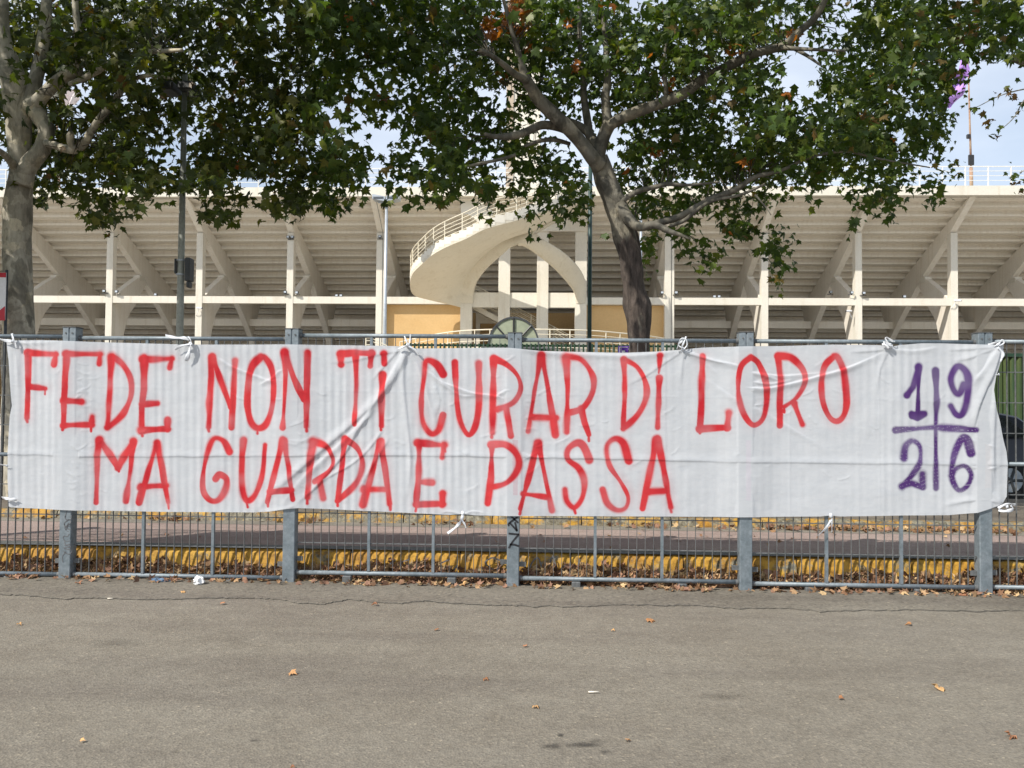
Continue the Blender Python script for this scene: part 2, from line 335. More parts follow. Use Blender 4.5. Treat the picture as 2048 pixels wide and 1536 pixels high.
tag(s.build('pavement_crack', M('crack')), kind='structure')

# raised cycle path behind the fence
KY, KZ = 7.50, .253
s = MB(); s.add([(-60, 7.66, KZ-.006), (60, 7.66, KZ-.006), (60, 9.02, KZ-.006), (-60, 9.02, KZ-.006)], [(0, 1, 2, 3)])
tag(s.build('cycle_path', M('lane')), kind='structure')
s = MB(); s.add([(-60, 9.02, KZ-.004), (60, 9.02, KZ-.004), (60, 9.32, KZ-.004), (-60, 9.32, KZ-.004)], [(0, 1, 2, 3)])
tag(s.build('gutter', M('gutter')), kind='structure')
far_z = .345
s = MB(); s.box((-60, 9.46, -.1), (60, 11.9, far_z-.004)); tag(s.build('tree_pavement', M('earth')), kind='structure')
s = MB(); s.box((-60, 7.52, -.2), (60, 9.4, KZ-.02)); tag(s.build('path_base', M('earth')), kind='structure')
s = MB(); s.box((-120, 11.9, -.2), (120, 19.5, .1)); tag(s.build('road', M('road')), kind='structure')
s = MB(); s.box((-120, 19.5, -.2), (120, 44.0, .12)); tag(s.build('forecourt', M('forecourt')), kind='structure')  # unseen ground sheet, added pale to bounce light up under the stand

def kerb_run(name, y0, z0, z1, lean, depth, mat, x0, x1, step, phase):
    root = bpy.data.objects.new(name, None); COL.objects.link(root); root['kind'] = 'structure'; ORIG[root] = Vector((0, 0, 0))
    x = x0+phase
    while x < x1:
        a, b = x+.006, x+step-.006; m = MB(); dz = random.uniform(-.005, .005); dy = random.uniform(-.006, .006); n = 14
        prof = [(y0+dy, z0), (y0+lean*.75+dy, z0+(z1-z0)*.82), (y0+lean+.012+dy, z0+(z1-z0)*.95), (y0+lean+.04+dy, z1+dz), (y0+depth, z1+dz), (y0+depth, z0)]
        rows = []
        for i in range(n+1):
            xx = a+(b-a)*i/n; e = .012 if i in (0, n) else 0
            rows.append([(xx, py+.003*mnoise.noise(Vector((xx*5, pz*20, 2)))*.3+(e if k < 4 else 0), pz+.004*mnoise.noise(Vector((xx*6, 5, pz*9)))-(e*.5 if 0 < k < 5 else 0)) for k, (py, pz) in enumerate(prof)])
        m.loft(rows); m.add(rows[0], [(0, 1, 2, 3, 4, 5)]); m.add(rows[-1], [(5, 4, 3, 2, 1, 0)])
        m.build('kerb_stone', mat, root, True); x += step
    return root
kerb_run('near_kerb', KY-.05, 0, KZ, .05, .2, M('kerb'), -9.8, 9.8, 1.0, .03)
kerb_run('far_kerb', 9.3, KZ-.01, far_z, .03, .17, M('kerb_far'), -12, 12, 1.0, .4)
# grey strip on top of the near kerb
s = MB(); s.add([(-9.7, KY-.005, KZ+.0065), (9.7, KY-.005, KZ+.0065), (9.7, KY+.17, KZ+.005), (-9.7, KY+.17, KZ+.006)], [(0, 1, 2, 3)])
tag(s.build('kerb_top', M('kerb_top')), kind='structure')

# ------------------------------------------------------------------ stadium
D = 44.77
def sx(px, py=600, Y=D): return at(px, py, Y).x
stad = thing('stadium', 'long cream concrete stadium stand with sloping ribs and stepped underside behind the trees', 'stadium', (0, D, 0))
pill = [sx(221), sx(400), sx(581), sx(762)]; pilr = [sx(1338), sx(1528), sx(1715), sx(1906)]
bl = (pill[3]-pill[0])/3; br = (pilr[3]-pilr[0])/3
left = [pill[0]-bl*k for k in range(5, 0, -1)]+pill; right = pilr+[pilr[3]+br*k for k in range(1, 6)]
XL, XR = left[0]-2, right[-1]+2
# seating steps
NST = 26; t_, r_ = .75, .2925; Y0, Z0 = 43.5-.75, 12.09+.2925
for i in range(-1, NST):
    ya = Y0+t_*i; za = Z0-r_*i
    m = MB(); m.box((XL, max(ya, 42.62), za), (XR, ya+t_+.17, za+.14)); m.box((XL, ya+t_+.06, za-r_+.142), (XR, ya+t_+.168, za-.002))
    m.build('seating_step', M('tier'), stad)
m = MB(); m.box((XL, 42.30, 12.42), (XR, 42.6, 12.9)); m.build('parapet', M('concrete_lit'), stad)
m = MB(); m.box((XL, 42.62, 12.78), (XR, 43.4, 12.86)); m.build('walkway', M('concrete'), stad)
m = MB()
xs = [XL]+left+right+[XR]
m.box((XL, 44.622, 7.13), (XR, 44.95, 7.51)); m.build('front_beam', M('concrete_lit'), stad)
m = MB(); m.box((XL, 52.0, 6.60), (XR, 52.35, 7.04)); m.build('rear_beam', M('concrete'), stad)
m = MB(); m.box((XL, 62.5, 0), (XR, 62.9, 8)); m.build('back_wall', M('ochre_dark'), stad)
m = MB(); m.box((XL, 44, 0), (XR, 64, .16)); m.build('floor_slab', M('road'), stad)
def pz(Y): return Z0-.39*(Y-Y0)
raker = [(42.62, 12.40), (44.80, 10.98), (48.15, 9.10), (51.2, 7.0), (52.6, 5.9), (56.5, .1), (57.3, .1), (53.6, 6.2), (55.5, pz(55.5)+.1), (48, pz(48)+.1), (42.62, pz(42.62)+.02)]
brace = [(48.15, 9.06), (47.9, 9.2), (46.2, 8.3), (45.02, 7.6), (45.02, .2), (45.5, .2), (45.75, 4.2), (45.9, 5.4), (46.35, 6.5), (47.3, 7.35), (48.5, 8.7)]
def frame(x, w):
    h = w/2
    m = MB(); m.box((x-h, 44.6, 0), (x+h, 45.0, 11.0)); m.build('pillar', M('concrete_lit'), stad)
    # raker (non convex polygon triangulated by strips)
    m = MB(); up = [(y, z) for y, z in raker[:5]]
    hw = w*.46
    tops = [(42.62, pz(42.62)+.02), (44.8, pz(44.8)+.1), (48.15, pz(48.15)+.1), (51.2, pz(51.2)+.1), (53.9, pz(53.9)+.1)]
    n = len(up); v = []
    for sx_ in (x-hw, x+hw):
        v += [(sx_, y, z) for y, z in up]+[(sx_, y, z) for y, z in tops]
    f = []
    for i in range(n-1):
        f.append((i, i+1, n+i+1, n+i)); f.append((2*n+i, 3*n+i, 3*n+i+1, 2*n+i+1)); f.append((i, 2*n+i, 2*n+i+1, i+1)); f.append((n+i, n+i+1, 3*n+i+1, 3*n+i))
    f += [(0, n, 3*n, 2*n), (n-1, 3*n-1, 4*n-1, 2*n-1)]
    m.add(v, f); m.build('raking_beam', M('tier'), stad)
    m = MB(); m.prism([(52.6, 5.93), (53.6, 6.2), (57.5, .16), (56.5, .16)], lambda y, z: (x-hw+.003, y, z), lambda y, z: (x+hw-.003, y, z)); m.build('rear_leg', M('tier'), stad)
    # curved brace as quad strip
    m = MB(); a = [(48.0, 9.22), (46.6, 8.5), (45.6, 7.95), (45.003, 7.5), (45.003, 6.6), (45.003, 5.4), (45.003, 4.2), (45.003, .2)]
    b = [(48.55, 8.75), (47.75, 7.95), (47.2, 7.25), (46.7, 6.85), (46.3, 6.3), (45.95, 5.4), (45.78, 4.2), (45.5, .2)]
    n = len(a); v = [(x-hw+.004, y, z) for y, z in a+b]+[(x+hw-.004, y, z) for y, z in a+b]; f = []
    for i in range(n-1): f += [(i, n+i, n+i+1, i+1), (2*n+i, 2*n+i+1, 3*n+i+1, 3*n+i), (i, i+1, 2*n+i+1, 2*n+i), (n+i, 3*n+i, 3*n+i+1, n+i+1)]
    m.add(v, f); m.build('brace', M('tier'), stad)
    m = MB(); m.box((x-hw-.02, 47.62, 8.86), (x+hw+.02, 48.25, 9.13)); m.build('beam_end', M('concrete_lit'), stad)
for x in left[:-1]+right[1:]: frame(x, .36)
frame(left[-1], .5); frame(right[0], .5)
stair_p = [sx(934), sx(1009), sx(1085), sx(1161)]
for x in stair_p:
    m = MB(); m.box((x-.31, 44.3, 0), (x+.31, 44.9, 12.4)); m.build('pillar', M('concrete_lit'), stad)
m = MB(); m.box((stair_p[0]+.31, 44.40, 6.93), (stair_p[3]-.31, 44.618, 7.72)); m.build('stair_beam', M('concrete_lit'), stad)
for a, b in ((left[-1]+.25, stair_p[0]-.31), (stair_p[3]+.31, right[0]-.25)):
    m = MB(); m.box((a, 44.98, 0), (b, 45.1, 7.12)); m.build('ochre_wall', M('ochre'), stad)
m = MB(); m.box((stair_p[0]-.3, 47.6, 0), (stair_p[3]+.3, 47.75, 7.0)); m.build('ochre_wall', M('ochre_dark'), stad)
for a, b in ((stair_p[0], stair_p[1]),):
    m = MB(); m.box((a+.32, 46.8, 6.3), (b-.32, 47.05, 6.9)); m.box((a+.32, 46.8, 0), (a+.55, 47.05, 6.298)); m.build('door_frame', M('concrete'), stad)
# white block at stair head, between parapet and stair
m = MB(); m.box((stair_p[0]+.31, 44.2, 11.0), (stair_p[3]+.31, 44.298, 12.41)); m.build('landing_wall', M('concrete_lit'), stad)
pl = [(920, 374), (952, 374), (956, 392), (964, 406), (976, 417), (990, 425), (975, 440), (958, 446), (948, 436), (936, 428), (922, 430)]
m = MB(); m.prism([(p[0], p[1]) for p in pl], lambda a, b: at(a, b, 42.9), lambda a, b: at(a, b, 42.9)+Vector((0, 1.3, 0))); m.build('landing_fin', M('concrete_lit'), stad)
# parapet railing
rl = MB(); 
for z in (13.18, 13.42, 13.66): rl.box((XL, 42.42, z), (XR, 42.445, z+.028))
rl.box((XL, 42.41, 13.88), (XR, 42.455, 13.925))
ro = rl.build('parapet_railing', M('rail_white'), stad)
pm = MB(); pm.box((-.02, 42.40, 12.9), (.02, 42.47, 13.88)); p0 = pm.build('railing_post', M('rail_white'), ro); p0.location.x = 0
x = XL; first = True; bs = 1.13
while x < XR:
    if first: p0.location = (x, 0, 0); first = False
    else: place(p0, (x, 0, 0), ro)
    x += bs
# marathon tower
tw = thing('tower', 'tall slender cream concrete tower rising above the stand behind the tree', 'tower', (sx(1045, 300, 62), 62, 0))
a, b = sx(1012, 300, 62), sx(1080, 300, 62)
m = MB(); m.box((a, 62, 0), (b, 63.6, 46)); m.build('shaft', M('concrete_lit'), tw)
m = MB(); m.box((a-.0, 61.9, 0), (a+.55, 61.998, 45.8)); m.build('side_fin', M('tower_fin'), tw)
m = MB(); m.box((a-.4, 61.7, 46), (b+.4, 63.9, 46.5)); m.build('cap', M('concrete'), tw)

# ------------------------------------------------------------------ spiral stair
st = thing('spiral_staircase', 'curved cantilevered concrete staircase with pointed arch support on the stand front', 'staircase', (sx(1000), 42, 0))
Upx = [(1190, 392, 41.2), (1165, 400, 40.4), (1110, 417, 39.2), (1053, 434, 38.5), (1026, 443, 38.2), (971, 458, 38.0), (933, 477, 38.2), (889, 496, 38.7), (862, 512, 39.2), (843, 529, 39.9), (827, 545, 40.8), (821, 559, 41.6), (820, 572, 42.3), (824, 586, 43.0), (835, 594, 43.5), (862, 600, 44.0), (889, 603, 44.2), (922, 607, 44.35)]
U = [Vector(p) for p in cat([at(*p) for p in Upx], 5)]
Cpx = [(1190, 402, 43.4), (1165, 414, 43), (1120, 434, 42.2), (1085, 452, 41.6), (1065, 463, 41.3), (1035, 472, 41.3), (1005, 484, 41.6), (985, 498, 42.0), (968, 512, 42.4), (953, 527, 42.8), (942, 541, 43.2), (934, 554, 43.5), (928, 566, 43.8), (925, 577, 44.0), (923, 587, 44.15), (922.5, 595, 44.2), (922, 601, 44.25), (922, 607, 44.29)]
Lpx = [(1190, 404, 43.45), (1165, 418, 43.05), (1120, 439, 42.25), (1080, 462, 41.6), (1060, 475, 41.3), (1038, 487, 41.3), (1018, 496, 41.6), (1002, 510, 42.0), (986, 524, 42.4), (972, 537, 42.8), (961, 551, 43.2), (953, 563, 43.5), (949, 574, 43.8), (947, 583, 44.0), (946, 590, 44.15), (946, 597, 44.2), (946, 602, 44.25), (946, 607, 44.29)]
C = [Vector(p) for p in cat([at(*p) for p in Cpx], 5)]; Lc = [Vector(p) for p in cat([at(*p) for p in Lpx], 5)]
rows = []
n_ = 10
for u, c, l in zip(U, C, Lc):
    row = [u+Vector((0, .0, .24)), u]
    for k in range(1, n_):
        t = k/n_; p = u.lerp(c, t); p = p + Vector((0, 0, -.22*math.sin(math.pi*t)*(1 if t < 1 else 0))); row.append(p)
    row += [c, c.lerp(l, .35)-Vector((0, .05, 0)), c.lerp(l, .75)-Vector((0, .04, 0)), l, l+Vector((0, .7, .12))]
    rows.append(row)
m = MB(); m.loft(rows); sf = m.build('soffit_shell', M('soffit'), st, True)
ms_ = sf.modifiers.new('e', 'EDGE_SPLIT'); ms_.split_angle = R(50)
# right leg of the arch
O2 = cat([at(*p) for p in [(1072, 466, 41.3), (1080, 473, 41.35), (1095, 483, 41.5), (1122, 500, 42), (1144, 519, 42.6), (1160, 538, 43.3), (1170, 559, 43.9), (1172, 580, 44.15), (1172, 607, 44.28)]], 5)
I2 = cat([at(*p) for p in [(1036, 488, 41.3), (1046, 488, 41.35), (1060, 496, 41.5), (1085, 514, 42), (1110, 535, 42.6), (1131, 558, 43.3), (1146, 577, 43.9), (1151, 592, 44.15), (1151, 607, 44.28)]], 5)
rows = []
for o2, i2 in zip(O2, I2):
    o2, i2 = Vector(o2), Vector(i2); dv = Vector((0, .6, 0))
    rows.append([o2+dv, o2+dv*.1, o2.lerp(i2, .08), o2.lerp(i2, .5)-Vector((0, .03, 0)), o2.lerp(i2, .92), i2+dv*.1, i2+dv])
m = MB(); m.loft(rows); m.build('arch_leg', M('soffit'), st, True)
# treads, parapet edge and railing of the upper flight
Us = U[3:58]; cen = Vector((sx(1000), 43.0, 0))
zs = [p.z for p in Us]; 
def at_s(P, s_):
    i = min(int(s_), len(P)-2); return P[i].lerp(P[i+1], s_-i)
NT = 32
for k in range(NT):
    a, b = at_s(Us, k*(len(Us)-1.0)/NT), at_s(Us, (k+1)*(len(Us)-1.0)/NT)
    def inner(p):
        d = (cen-p); d.z = 0; d.normalize(); return p+d*1.2
    ia, ib = inner(a), inner(b); zt = a.z+.40; zb = min(a.z, b.z)+.17
    d0 = (cen-a); d0.z = 0; d0.normalize(); a2 = a-d0*.012; b2 = b-d0*.012
    m = MB(); m.add([(a2.x, a2.y, zb), (b2.x, b2.y, zb), (ib.x, ib.y, zb), (ia.x, ia.y, zb), (a2.x, a2.y, zt), (b2.x, b2.y, zt), (ib.x, ib.y, zt), (ia.x, ia.y, zt)],
                    [(0, 3, 2, 1), (4, 5, 6, 7), (0, 1, 5, 4), (1, 2, 6, 5), (2, 3, 7, 6), (3, 0, 4, 7)])
    m.build('step', M('concrete_lit'), st)
rm = MB()
for h in (.50, .68, .86, 1.04, 1.26): rm.tube([p+Vector((0, .03, h)) for p in Us[::2]+[Us[-1]]], .021 if h < 1.2 else .03, 6)
rr = rm.build('stair_railing', M('rail_cream'), st, True)
for k in range(0, len(Us), 4):
    p = Us[k]; m = MB(); m.tube([p+Vector((0, .03, .2)), p+Vector((0, .03, 1.26))], .026, 6); m.build('railing_post', M('rail_cream'), rr)
# lower flight behind the pillars, with its two railings
lf = MB(); A, B = at(925, 596, 45.25), at(1200, 741, 45.25)
lf.add([A, B, B+Vector((0, 0, -.3)), A+Vector((0, 0, -.3)), A+Vector((0, 1.2, 0)), B+Vector((0, 1.2, 0)), B+Vector((0, 1.2, -.3)), A+Vector((0, 1.2, -.3))], [(0, 1, 2, 3), (4, 7, 6, 5), (0, 4, 5, 1), (3, 2, 6, 7), (0, 3, 7, 4), (1, 5, 6, 2)])
lf.build('lower_flight', M('concrete'), st)
for dy in (0, 1.15):
    rm = MB()
    for h in (.25, .45, .65, .85, 1.05): rm.tube([A+Vector((0, dy-.02, h)), B+Vector((0, dy-.02, h))], .024, 6)
    rr = rm.build('lower_railing', M('rail_cream'), st)
    for k in range(7):
        p = A.lerp(B, k/6)+Vector((0, dy-.02, 0)); m = MB(); m.tube([p, p+Vector((0, 0, 1.08))], .028, 6); m.build('railing_post', M('rail_cream'), rr)
# curved forecourt railing
cr_ = thing('forecourt_railing', 'low curved cream tube railing in front of the staircase foot', 'railing', (sx(1060), 37, 0))
arc = [(800, 684, 40), (870, 669, 38.5), (920, 662, 37.6), (980, 659, 37.1), (1040, 658.5, 37), (1100, 659, 37), (1180, 661, 37.3), (1240, 666, 38), (1290, 671, 38.8), (1330, 677, 40)]
Ac = [Vector(p) for p in cat([at(*p) for p in arc], 4)]
m = MB()
for h, w in ((0, .03), (-.22, .018), (-.5, .018), (-.8, .018)): m.tube([p+Vector((0, 0, h)) for p in Ac], w, 6)
m.build('rails', M('rail_cream'), cr_, True)
for p in Ac[::2]: q = MB(); q.tube([p, p+Vector((0, 0, -1.05))], .026, 6); q.build('post', M('rail_cream'), cr_)
m = MB(); m.loft([[p+Vector((0, 0, -1.05)) for p in Ac], [Vector((p.x, p.y, 0)) for p in Ac]]); m.loft([[p+Vector((0, 0, -1.05)) for p in Ac], [Vector((p.x, 44.3, p.z-1.05)) for p in Ac]])
m.build('podium', M('concrete_lit'), cr_)
# stretch of railing left of the stair
s2 = thing('side_railing', 'short white stepped railing glimpsed low down left of the orange wall', 'railing', tuple(at(745, 690, 36)))
m = MB(); A, B, E = at(732, 676, 36), at(742, 676, 36), at(775, 692, 36)
for h in (0, -.12, -.3, -.6): m.tube([A+Vector((0, 0, h)), B+Vector((0, 0, h)), E+Vector((0, 0, h))], .022, 6)
m.build('rails', M('rail_cream'), s2)
for p in (A, B, B.lerp(E, .5), E): q = MB(); q.tube([p, Vector((p.x, p.y, 0))], .03, 6); q.build('post', M('rail_cream'), s2)

# ------------------------------------------------------------------ small lamps and cameras on the stand
def floodlight(px, py, label, Y=44.5, twin=True, tilt=.3):
    p = at(px, py, Y); t = thing('floodlight', label, 'floodlight', tuple(p), 'small floodlights on the stand')
    for dx in ((-.12, .12) if twin else (0,)):
        m = MB(); c = p+Vector((dx, 0, .02))
        m.bbox(c+Vector((-.085, -.09, -.07)), c+Vector((.085, .03, .07)), .015); h = m.build('housing', M('black'), t)
        q = MB(); q.box(c+Vector((-.065, -.097, -.05)), c+Vector((.065, -.091, .05))); q.build('lens', M('lamp_glass'), h)
    m = MB(); m.box(p+Vector((-.16, -.0, -.11)), p+Vector((.16, .1, -.085))); m.box(p+Vector((-.02, 0, -.09)), p+Vector((.02, .02, .0))); m.build('bracket', M('darkgrey'), t)
floodlight(581, 475, 'black twin floodlight at the top of the second pillar left of the stair wall')
floodlight(760, 474, 'black floodlight near the top of the pillar beside the thin pale lamp mast', twin=False)
floodlight(571, 585, 'black floodlight just above the beam, left of the second pillar from the orange wall', twin=False)
floodlight(594, 586, 'black floodlight just above the beam, right of the second pillar from the orange wall', twin=False)
floodlight(209, 583, 'black floodlight above the beam, left side of the first pillar right of the grey trunk', twin=False)
floodlight(234, 584, 'black floodlight above the beam, right side of the first pillar right of the grey trunk', twin=False)
floodlight(312, 590, 'small floodlight lying on the beam between trunk and tall lamp post', 44.7, False)
floodlight(678, 592, 'low twin floodlight lying on the beam left of the thin pale lamp mast', 44.7)
floodlight(1324, 586, 'black floodlight above the beam, left of the wide pillar right of the leaning trunk', twin=False)
floodlight(1352, 586, 'black floodlight above the beam, right of the wide pillar right of the leaning trunk', twin=False)
floodlight(1433, 594, 'low twin floodlight lying on the beam right of the leaning trunk', 44.7)
floodlight(1661, 585, 'small dark floodlight under a diagonal brace, right half of the stand', 47, False)
floodlight(1703, 586, 'dark floodlight left of the pillar second from the right picture edge', twin=False)
floodlight(1727, 587, 'dark floodlight right of the pillar second from the right picture edge', twin=False)
floodlight(1808, 594, 'lone flat floodlight lying on the beam near the right end', 44.7, False)
def cctv(px, py, label, sgn):
    p = at(px, py, 44.45); t = thing('security_camera', label, 'camera', tuple(p), 'security cameras on the pillars')
    m = MB(); m.tube([p, p+Vector((sgn*.32, -.12, -.02))], .05, 8); m.build('housing', M('white'), t)
    m = MB(); m.tube([p+Vector((sgn*.1, 0, -.05)), p+Vector((0, .05, -.3)), p+Vector((-.1*sgn, .14, -.4))], .018, 6); m.build('arm', M('white'), t)
    m = MB(); m.tube([p+Vector((sgn*.32, -.12, -.02)), p+Vector((sgn*.34, -.127, -.021))], .04, 8); m.build('lens', M('black'), t)
cctv(394, 616, 'security camera on the pillar right behind the tall grey lamp post', 1)
cctv(1703, 622, 'security camera low on the pillar second from the right edge', -1)
cctv(1908, 601, 'white security camera sticking out right of the rightmost pillar at beam height', 1)

# ------------------------------------------------------------------ masts and poles
def pole(name, label, catg, px, ytop, Y, wb, wt, mat, zb=0.0, cap=True, group=None):
    top = at(px, ytop, Y); k = Y/FPX/2; x = at(px, 640, Y).x
    t = thing(name, label, catg, (x, Y, zb), group)
    m = MB(); m.tube([(x, Y, zb), (x, Y, zb+(top.z-zb)*.5), (x, Y, top.z)], [wb*k, (wb+wt)/2*k, wt*k], 14); m.build('mast', M(mat), t, True)
    m = MB(); m.tube([(x, Y, zb), (x, Y, zb+.08)], wb*k*1.5, 14); m.build('base', M(mat), t)
    return t, Vector((x, Y, top.z))
t, tp = pole('lamp_post', 'tall grey-green lamp post with a dark box clamped on it, left tree side', 'lamp post', 360, 150, 11.45, 17, 10, 'pole', far_z)
bx = at(374, 545, 11.45)
m = MB(); m.bbox((bx.x+.0, 11.36, bx.z-.13), (bx.x+.075, 11.52, bx.z+.2), .012); m.bbox((bx.x+.02, 11.38, bx.z-.22), (bx.x+.06, 11.5, bx.z-.132), .01); m.bbox((bx.x-.165, 11.40, bx.z-.02), (bx.x-.145, 11.50, bx.z+.19), .006); m.build('junction_box', M('darkgrey'), t)
for dz in (.17, -.03):
    m = MB(); m.tube([(tp.x, 11.45, bx.z+dz-.01), (tp.x, 11.45, bx.z+dz+.01)], .066, 14); m.build('clamp_band', M('pale_steel'), t)
ft = at(360, 178, 11.45)
for sgn in (-1, 1):
    m = MB(); m.bbox((ft.x+sgn*.03, 11.28, ft.z-.06), (ft.x+sgn*.24, 11.62, ft.z+.06), .02); m.build('lamp_head', M('darkgrey'), t)
t, tp = pole('floodlight_mast', 'thin pale steel mast with two tilted floodlights, left of the staircase', 'lamp post', 770, 404, 38, 8.5, 5.5, 'pale_steel', 0, group='steel floodlight masts')
for sgn in (-1, 1):
    m = MB(); c = tp+Vector((sgn*.32, 0, .12)); a, b = c+Vector((-.29, -.3, -.09)), c+Vector((.29, .3, .13))
    v = []
    for q in ((a.x, a.y), (b.x, a.y), (b.x, b.y), (a.x, b.y)):
        for z in (a.z, b.z): v.append((q[0], q[1], z+sgn*(q[0]-c.x)*.2))
    m.add(v, [(0, 2, 3, 1), (2, 4, 5, 3), (4, 6, 7, 5), (6, 0, 1, 7), (0, 6, 4, 2), (1, 3, 5, 7)]); h = m.build('lamp_head', M('pale_steel'), t)
    m = MB(); 
    for k in range(4): z0 = c.z-.05+.03*k; m.box((c.x-.24, a.y-.012, z0), (c.x+.24, a.y-.002, z0+.014))
    m.build('louvre', M('darkgrey'), h)
m = MB(); m.tube([tp+Vector((-.4, 0, -.02)), tp+Vector((.4, 0, -.02))], .035, 8); m.build('cross_arm', M('pale_steel'), t)
t, tp = pole('floodlight_mast', 'thin pale steel mast with one short arm, right of the leaning trunk', 'lamp post', 1281, 402, 38, 7, 5, 'pale_steel', 0, group='steel floodlight masts')
m = MB(); m.box(tp+Vector((-.36, -.06, -.04)), tp+Vector((.05, .06, .03))); m.build('cross_arm', M('pale_steel'), t)
m = MB(); m.bbox(tp+Vector((-.34, -.2, .032)), tp+Vector((-.06, .2, .16)), .03); m.build('lamp_head', M('darkgrey'), t)
t, tp = pole('flag_pole', 'slim dark green pole standing just left of the leaning trunk', 'pole', 1179, 250, 16, 9.5, 7.5, 'greenpole', .1)

# flagpoles on the top of the stand
def flag(px, ytop, ybase, label, colr, pts, Y=43.2):
    b, tp = at(px, ybase, Y), at(px-8, ytop, Y)
    t = thing('flagpole', label, 'flagpole', tuple(b))
    b0 = Vector((b.x, Y, 12.86))
    m = MB(); m.tube([b0, b.lerp(tp, .12)], .09, 8); m.build('pole_socket', M('rust'), t, True)
    m = MB(); m.tube([b.lerp(tp, .12), b.lerp(tp, .45), tp], [.06, .045, .03], 8); m.build('mast', M('rust'), t, True)
    m = MB(); q = b.lerp(tp, .17); m.bbox(q+Vector((-.17, -.12, -.27)), q+Vector((.12, -.04, .27)), .02); m.build('speaker', M('black'), t)
    m = MB(); q = b.lerp(tp, .33); m.bbox(q+Vector((-.2, -.12, -.1)), q+Vector((-.02, .02, .12)), .02); m.build('lamp', M('black'), t)
    rows = []
    P = [at(x, y, Y) for x, y in pts[0]]; Q = [at(x, y, Y) for x, y in pts[1]]
    for i in range(13):
        t_2 = i/12*(len(P)-1); k = min(int(t_2), len(P)-2); a = P[k].lerp(P[k+1], t_2-k); c = Q[k].lerp(Q[k+1], t_2-k)
        rows.append([a.lerp(c, j/10)+Vector((0, .18*math.sin(i*.9+j*.5), .05*math.sin(i+j))) for j in range(11)])
    m = MB(); m.loft(rows); m.build('flag', colr, t, True)
pf = mottled('purple_flag_cloth', (.40, .22, .62), (.48, .29, .70), 2, .8, 0, 30, 0, 0, .08)
pk = mottled('pale_flag_cloth', (.72, .62, .60), (.8, .75, .74), 2, .8, 0, 30, 0, 0, .08)
flag(1943, 78, 371, 'rusty flagpole with limp purple flag at the right end of the stand', pf, ([(1934, 95), (1918, 130), (1900, 175), (1882, 205)], [(1937, 150), (1933, 155), (1925, 190), (1900, 218)]))
flag(118, 120, 371, 'flagpole with pale pinkish flag glimpsed through the left tree', pk, ([(122, 170), (140, 180), (162, 178)], [(122, 214), (140, 212), (152, 206)]))

# ------------------------------------------------------------------ gatehouse, pickets, sign
gh = thing('gatehouse', 'small dark gate kiosk with half-round frosted window, in front of the staircase', 'kiosk', tuple(Vector((at(1027, 690, 26).x, 26, 0))))
gc = at(1027, 690, 26); rg = 50*26/FPX; zc = gc.z
hw = rg+.18
m = MB(); m.box((gc.x-hw-.1, 26, 0), (gc.x+hw+.1, 28, zc-.14)); m.build('body', M('greenpole'), gh)
m = MB(); m.bbox((gc.x-hw-.05, 25.85, zc-.13), (gc.x+hw+.35, 28.1, zc-.07), .01); m.bbox((gc.x-hw+.1, 25.9, zc-.06), (gc.x+hw-.05, 28.0, zc+.0), .01); m.build('roof_slab', M('galv_dark'), gh)
arc_ = [(math.cos(math.pi*k/24), math.sin(math.pi*k/24)) for k in range(25)]
m = MB(); m.loft([[(gc.x+c*rg, 26.02, zc+s_*rg*1.1) for c, s_ in arc_], [(gc.x+c*rg, 27.9, zc+s_*rg*1.1) for c, s_ in arc_]]); m.build('vault', M('galv_dark'), gh, True)
m = MB(); v = [(gc.x, 26.03, zc)]+[(gc.x+c*rg*.98, 26.03, zc+s_*rg*1.08) for c, s_ in arc_]; m.add(v, [(0, k, k+1) for k in range(1, 25)]); m.build('window_glass', M('glass'), gh)
m = MB()
for ra, rb, in ((.97, 1.04),):
    m.loft([[(gc.x+c*rg*ra, 26.0, zc+s_*rg*1.1*ra) for c, s_ in arc_], [(gc.x+c*rg*rb, 26.0, zc+s_*rg*1.1*rb) for c, s_ in arc_], [(gc.x+c*rg*rb, 26.03, zc+s_*rg*1.1*rb) for c, s_ in arc_]])
m.build('window_frame', M('darkgrey'), gh)
for a in (45, 90, 135):
    c, s_ = math.cos(R(a)), math.sin(R(a)); m = MB(); m.tube([(gc.x+c*.05, 25.99, zc+s_*.05), (gc.x+c*rg, 25.99, zc+s_*rg*1.09)], .028, 6); m.build('glazing_bar', M('black'), gh)
pf_ = thing('picket_fence', 'dark green metal picket fence across the forecourt behind the banner', 'fence', (0, 20, 0))
xa, xb = at(812, 690, 20).x, at(1352, 690, 20).x; ztop = at(1000, 687, 20).z
m = MB(); m.box((-.02, 20, .12), (.02, 20.03, ztop)); pk0 = m.build('picket', M('picket'), pf_); pk0.location = (xa, 0, 0)
k = 1; x = xa+.105
while x < xb: place(pk0, (x, 0, 0), pf_); x += .105
for z in (.35, ztop-.07):
    m = MB(); m.box((xa-.05, 20.031, z), (xb+.05, 20.06, z+.05)); m.build('rail', M('picket'), pf_)
gp = thing('metal_gate', 'green corrugated metal gate behind the dark car at the right edge', 'gate', (at(2150, 700, 20).x, 20, 0))
xa, xb = at(1850, 700, 20).x, at(2500, 700, 20).x; x = xa
while x < xb:
    m = MB(); m.add([(x, 20, .12), (x+.05, 19.95, .12), (x+.1, 19.95, .12), (x+.15, 20, .12), (x, 20, 2.85), (x+.05, 19.95, 2.85), (x+.1, 19.95, 2.85), (x+.15, 20, 2.85)], [(0, 1, 5, 4), (1, 2, 6, 5), (2, 3, 7, 6)])
    m.build('sheet_rib', M('corrugated'), gp); x += .15
m = MB(); m.box((xa, 19.93, 2.852), (xb, 20.03, 2.93)); m.build('top_rail', M('picket'), gp)
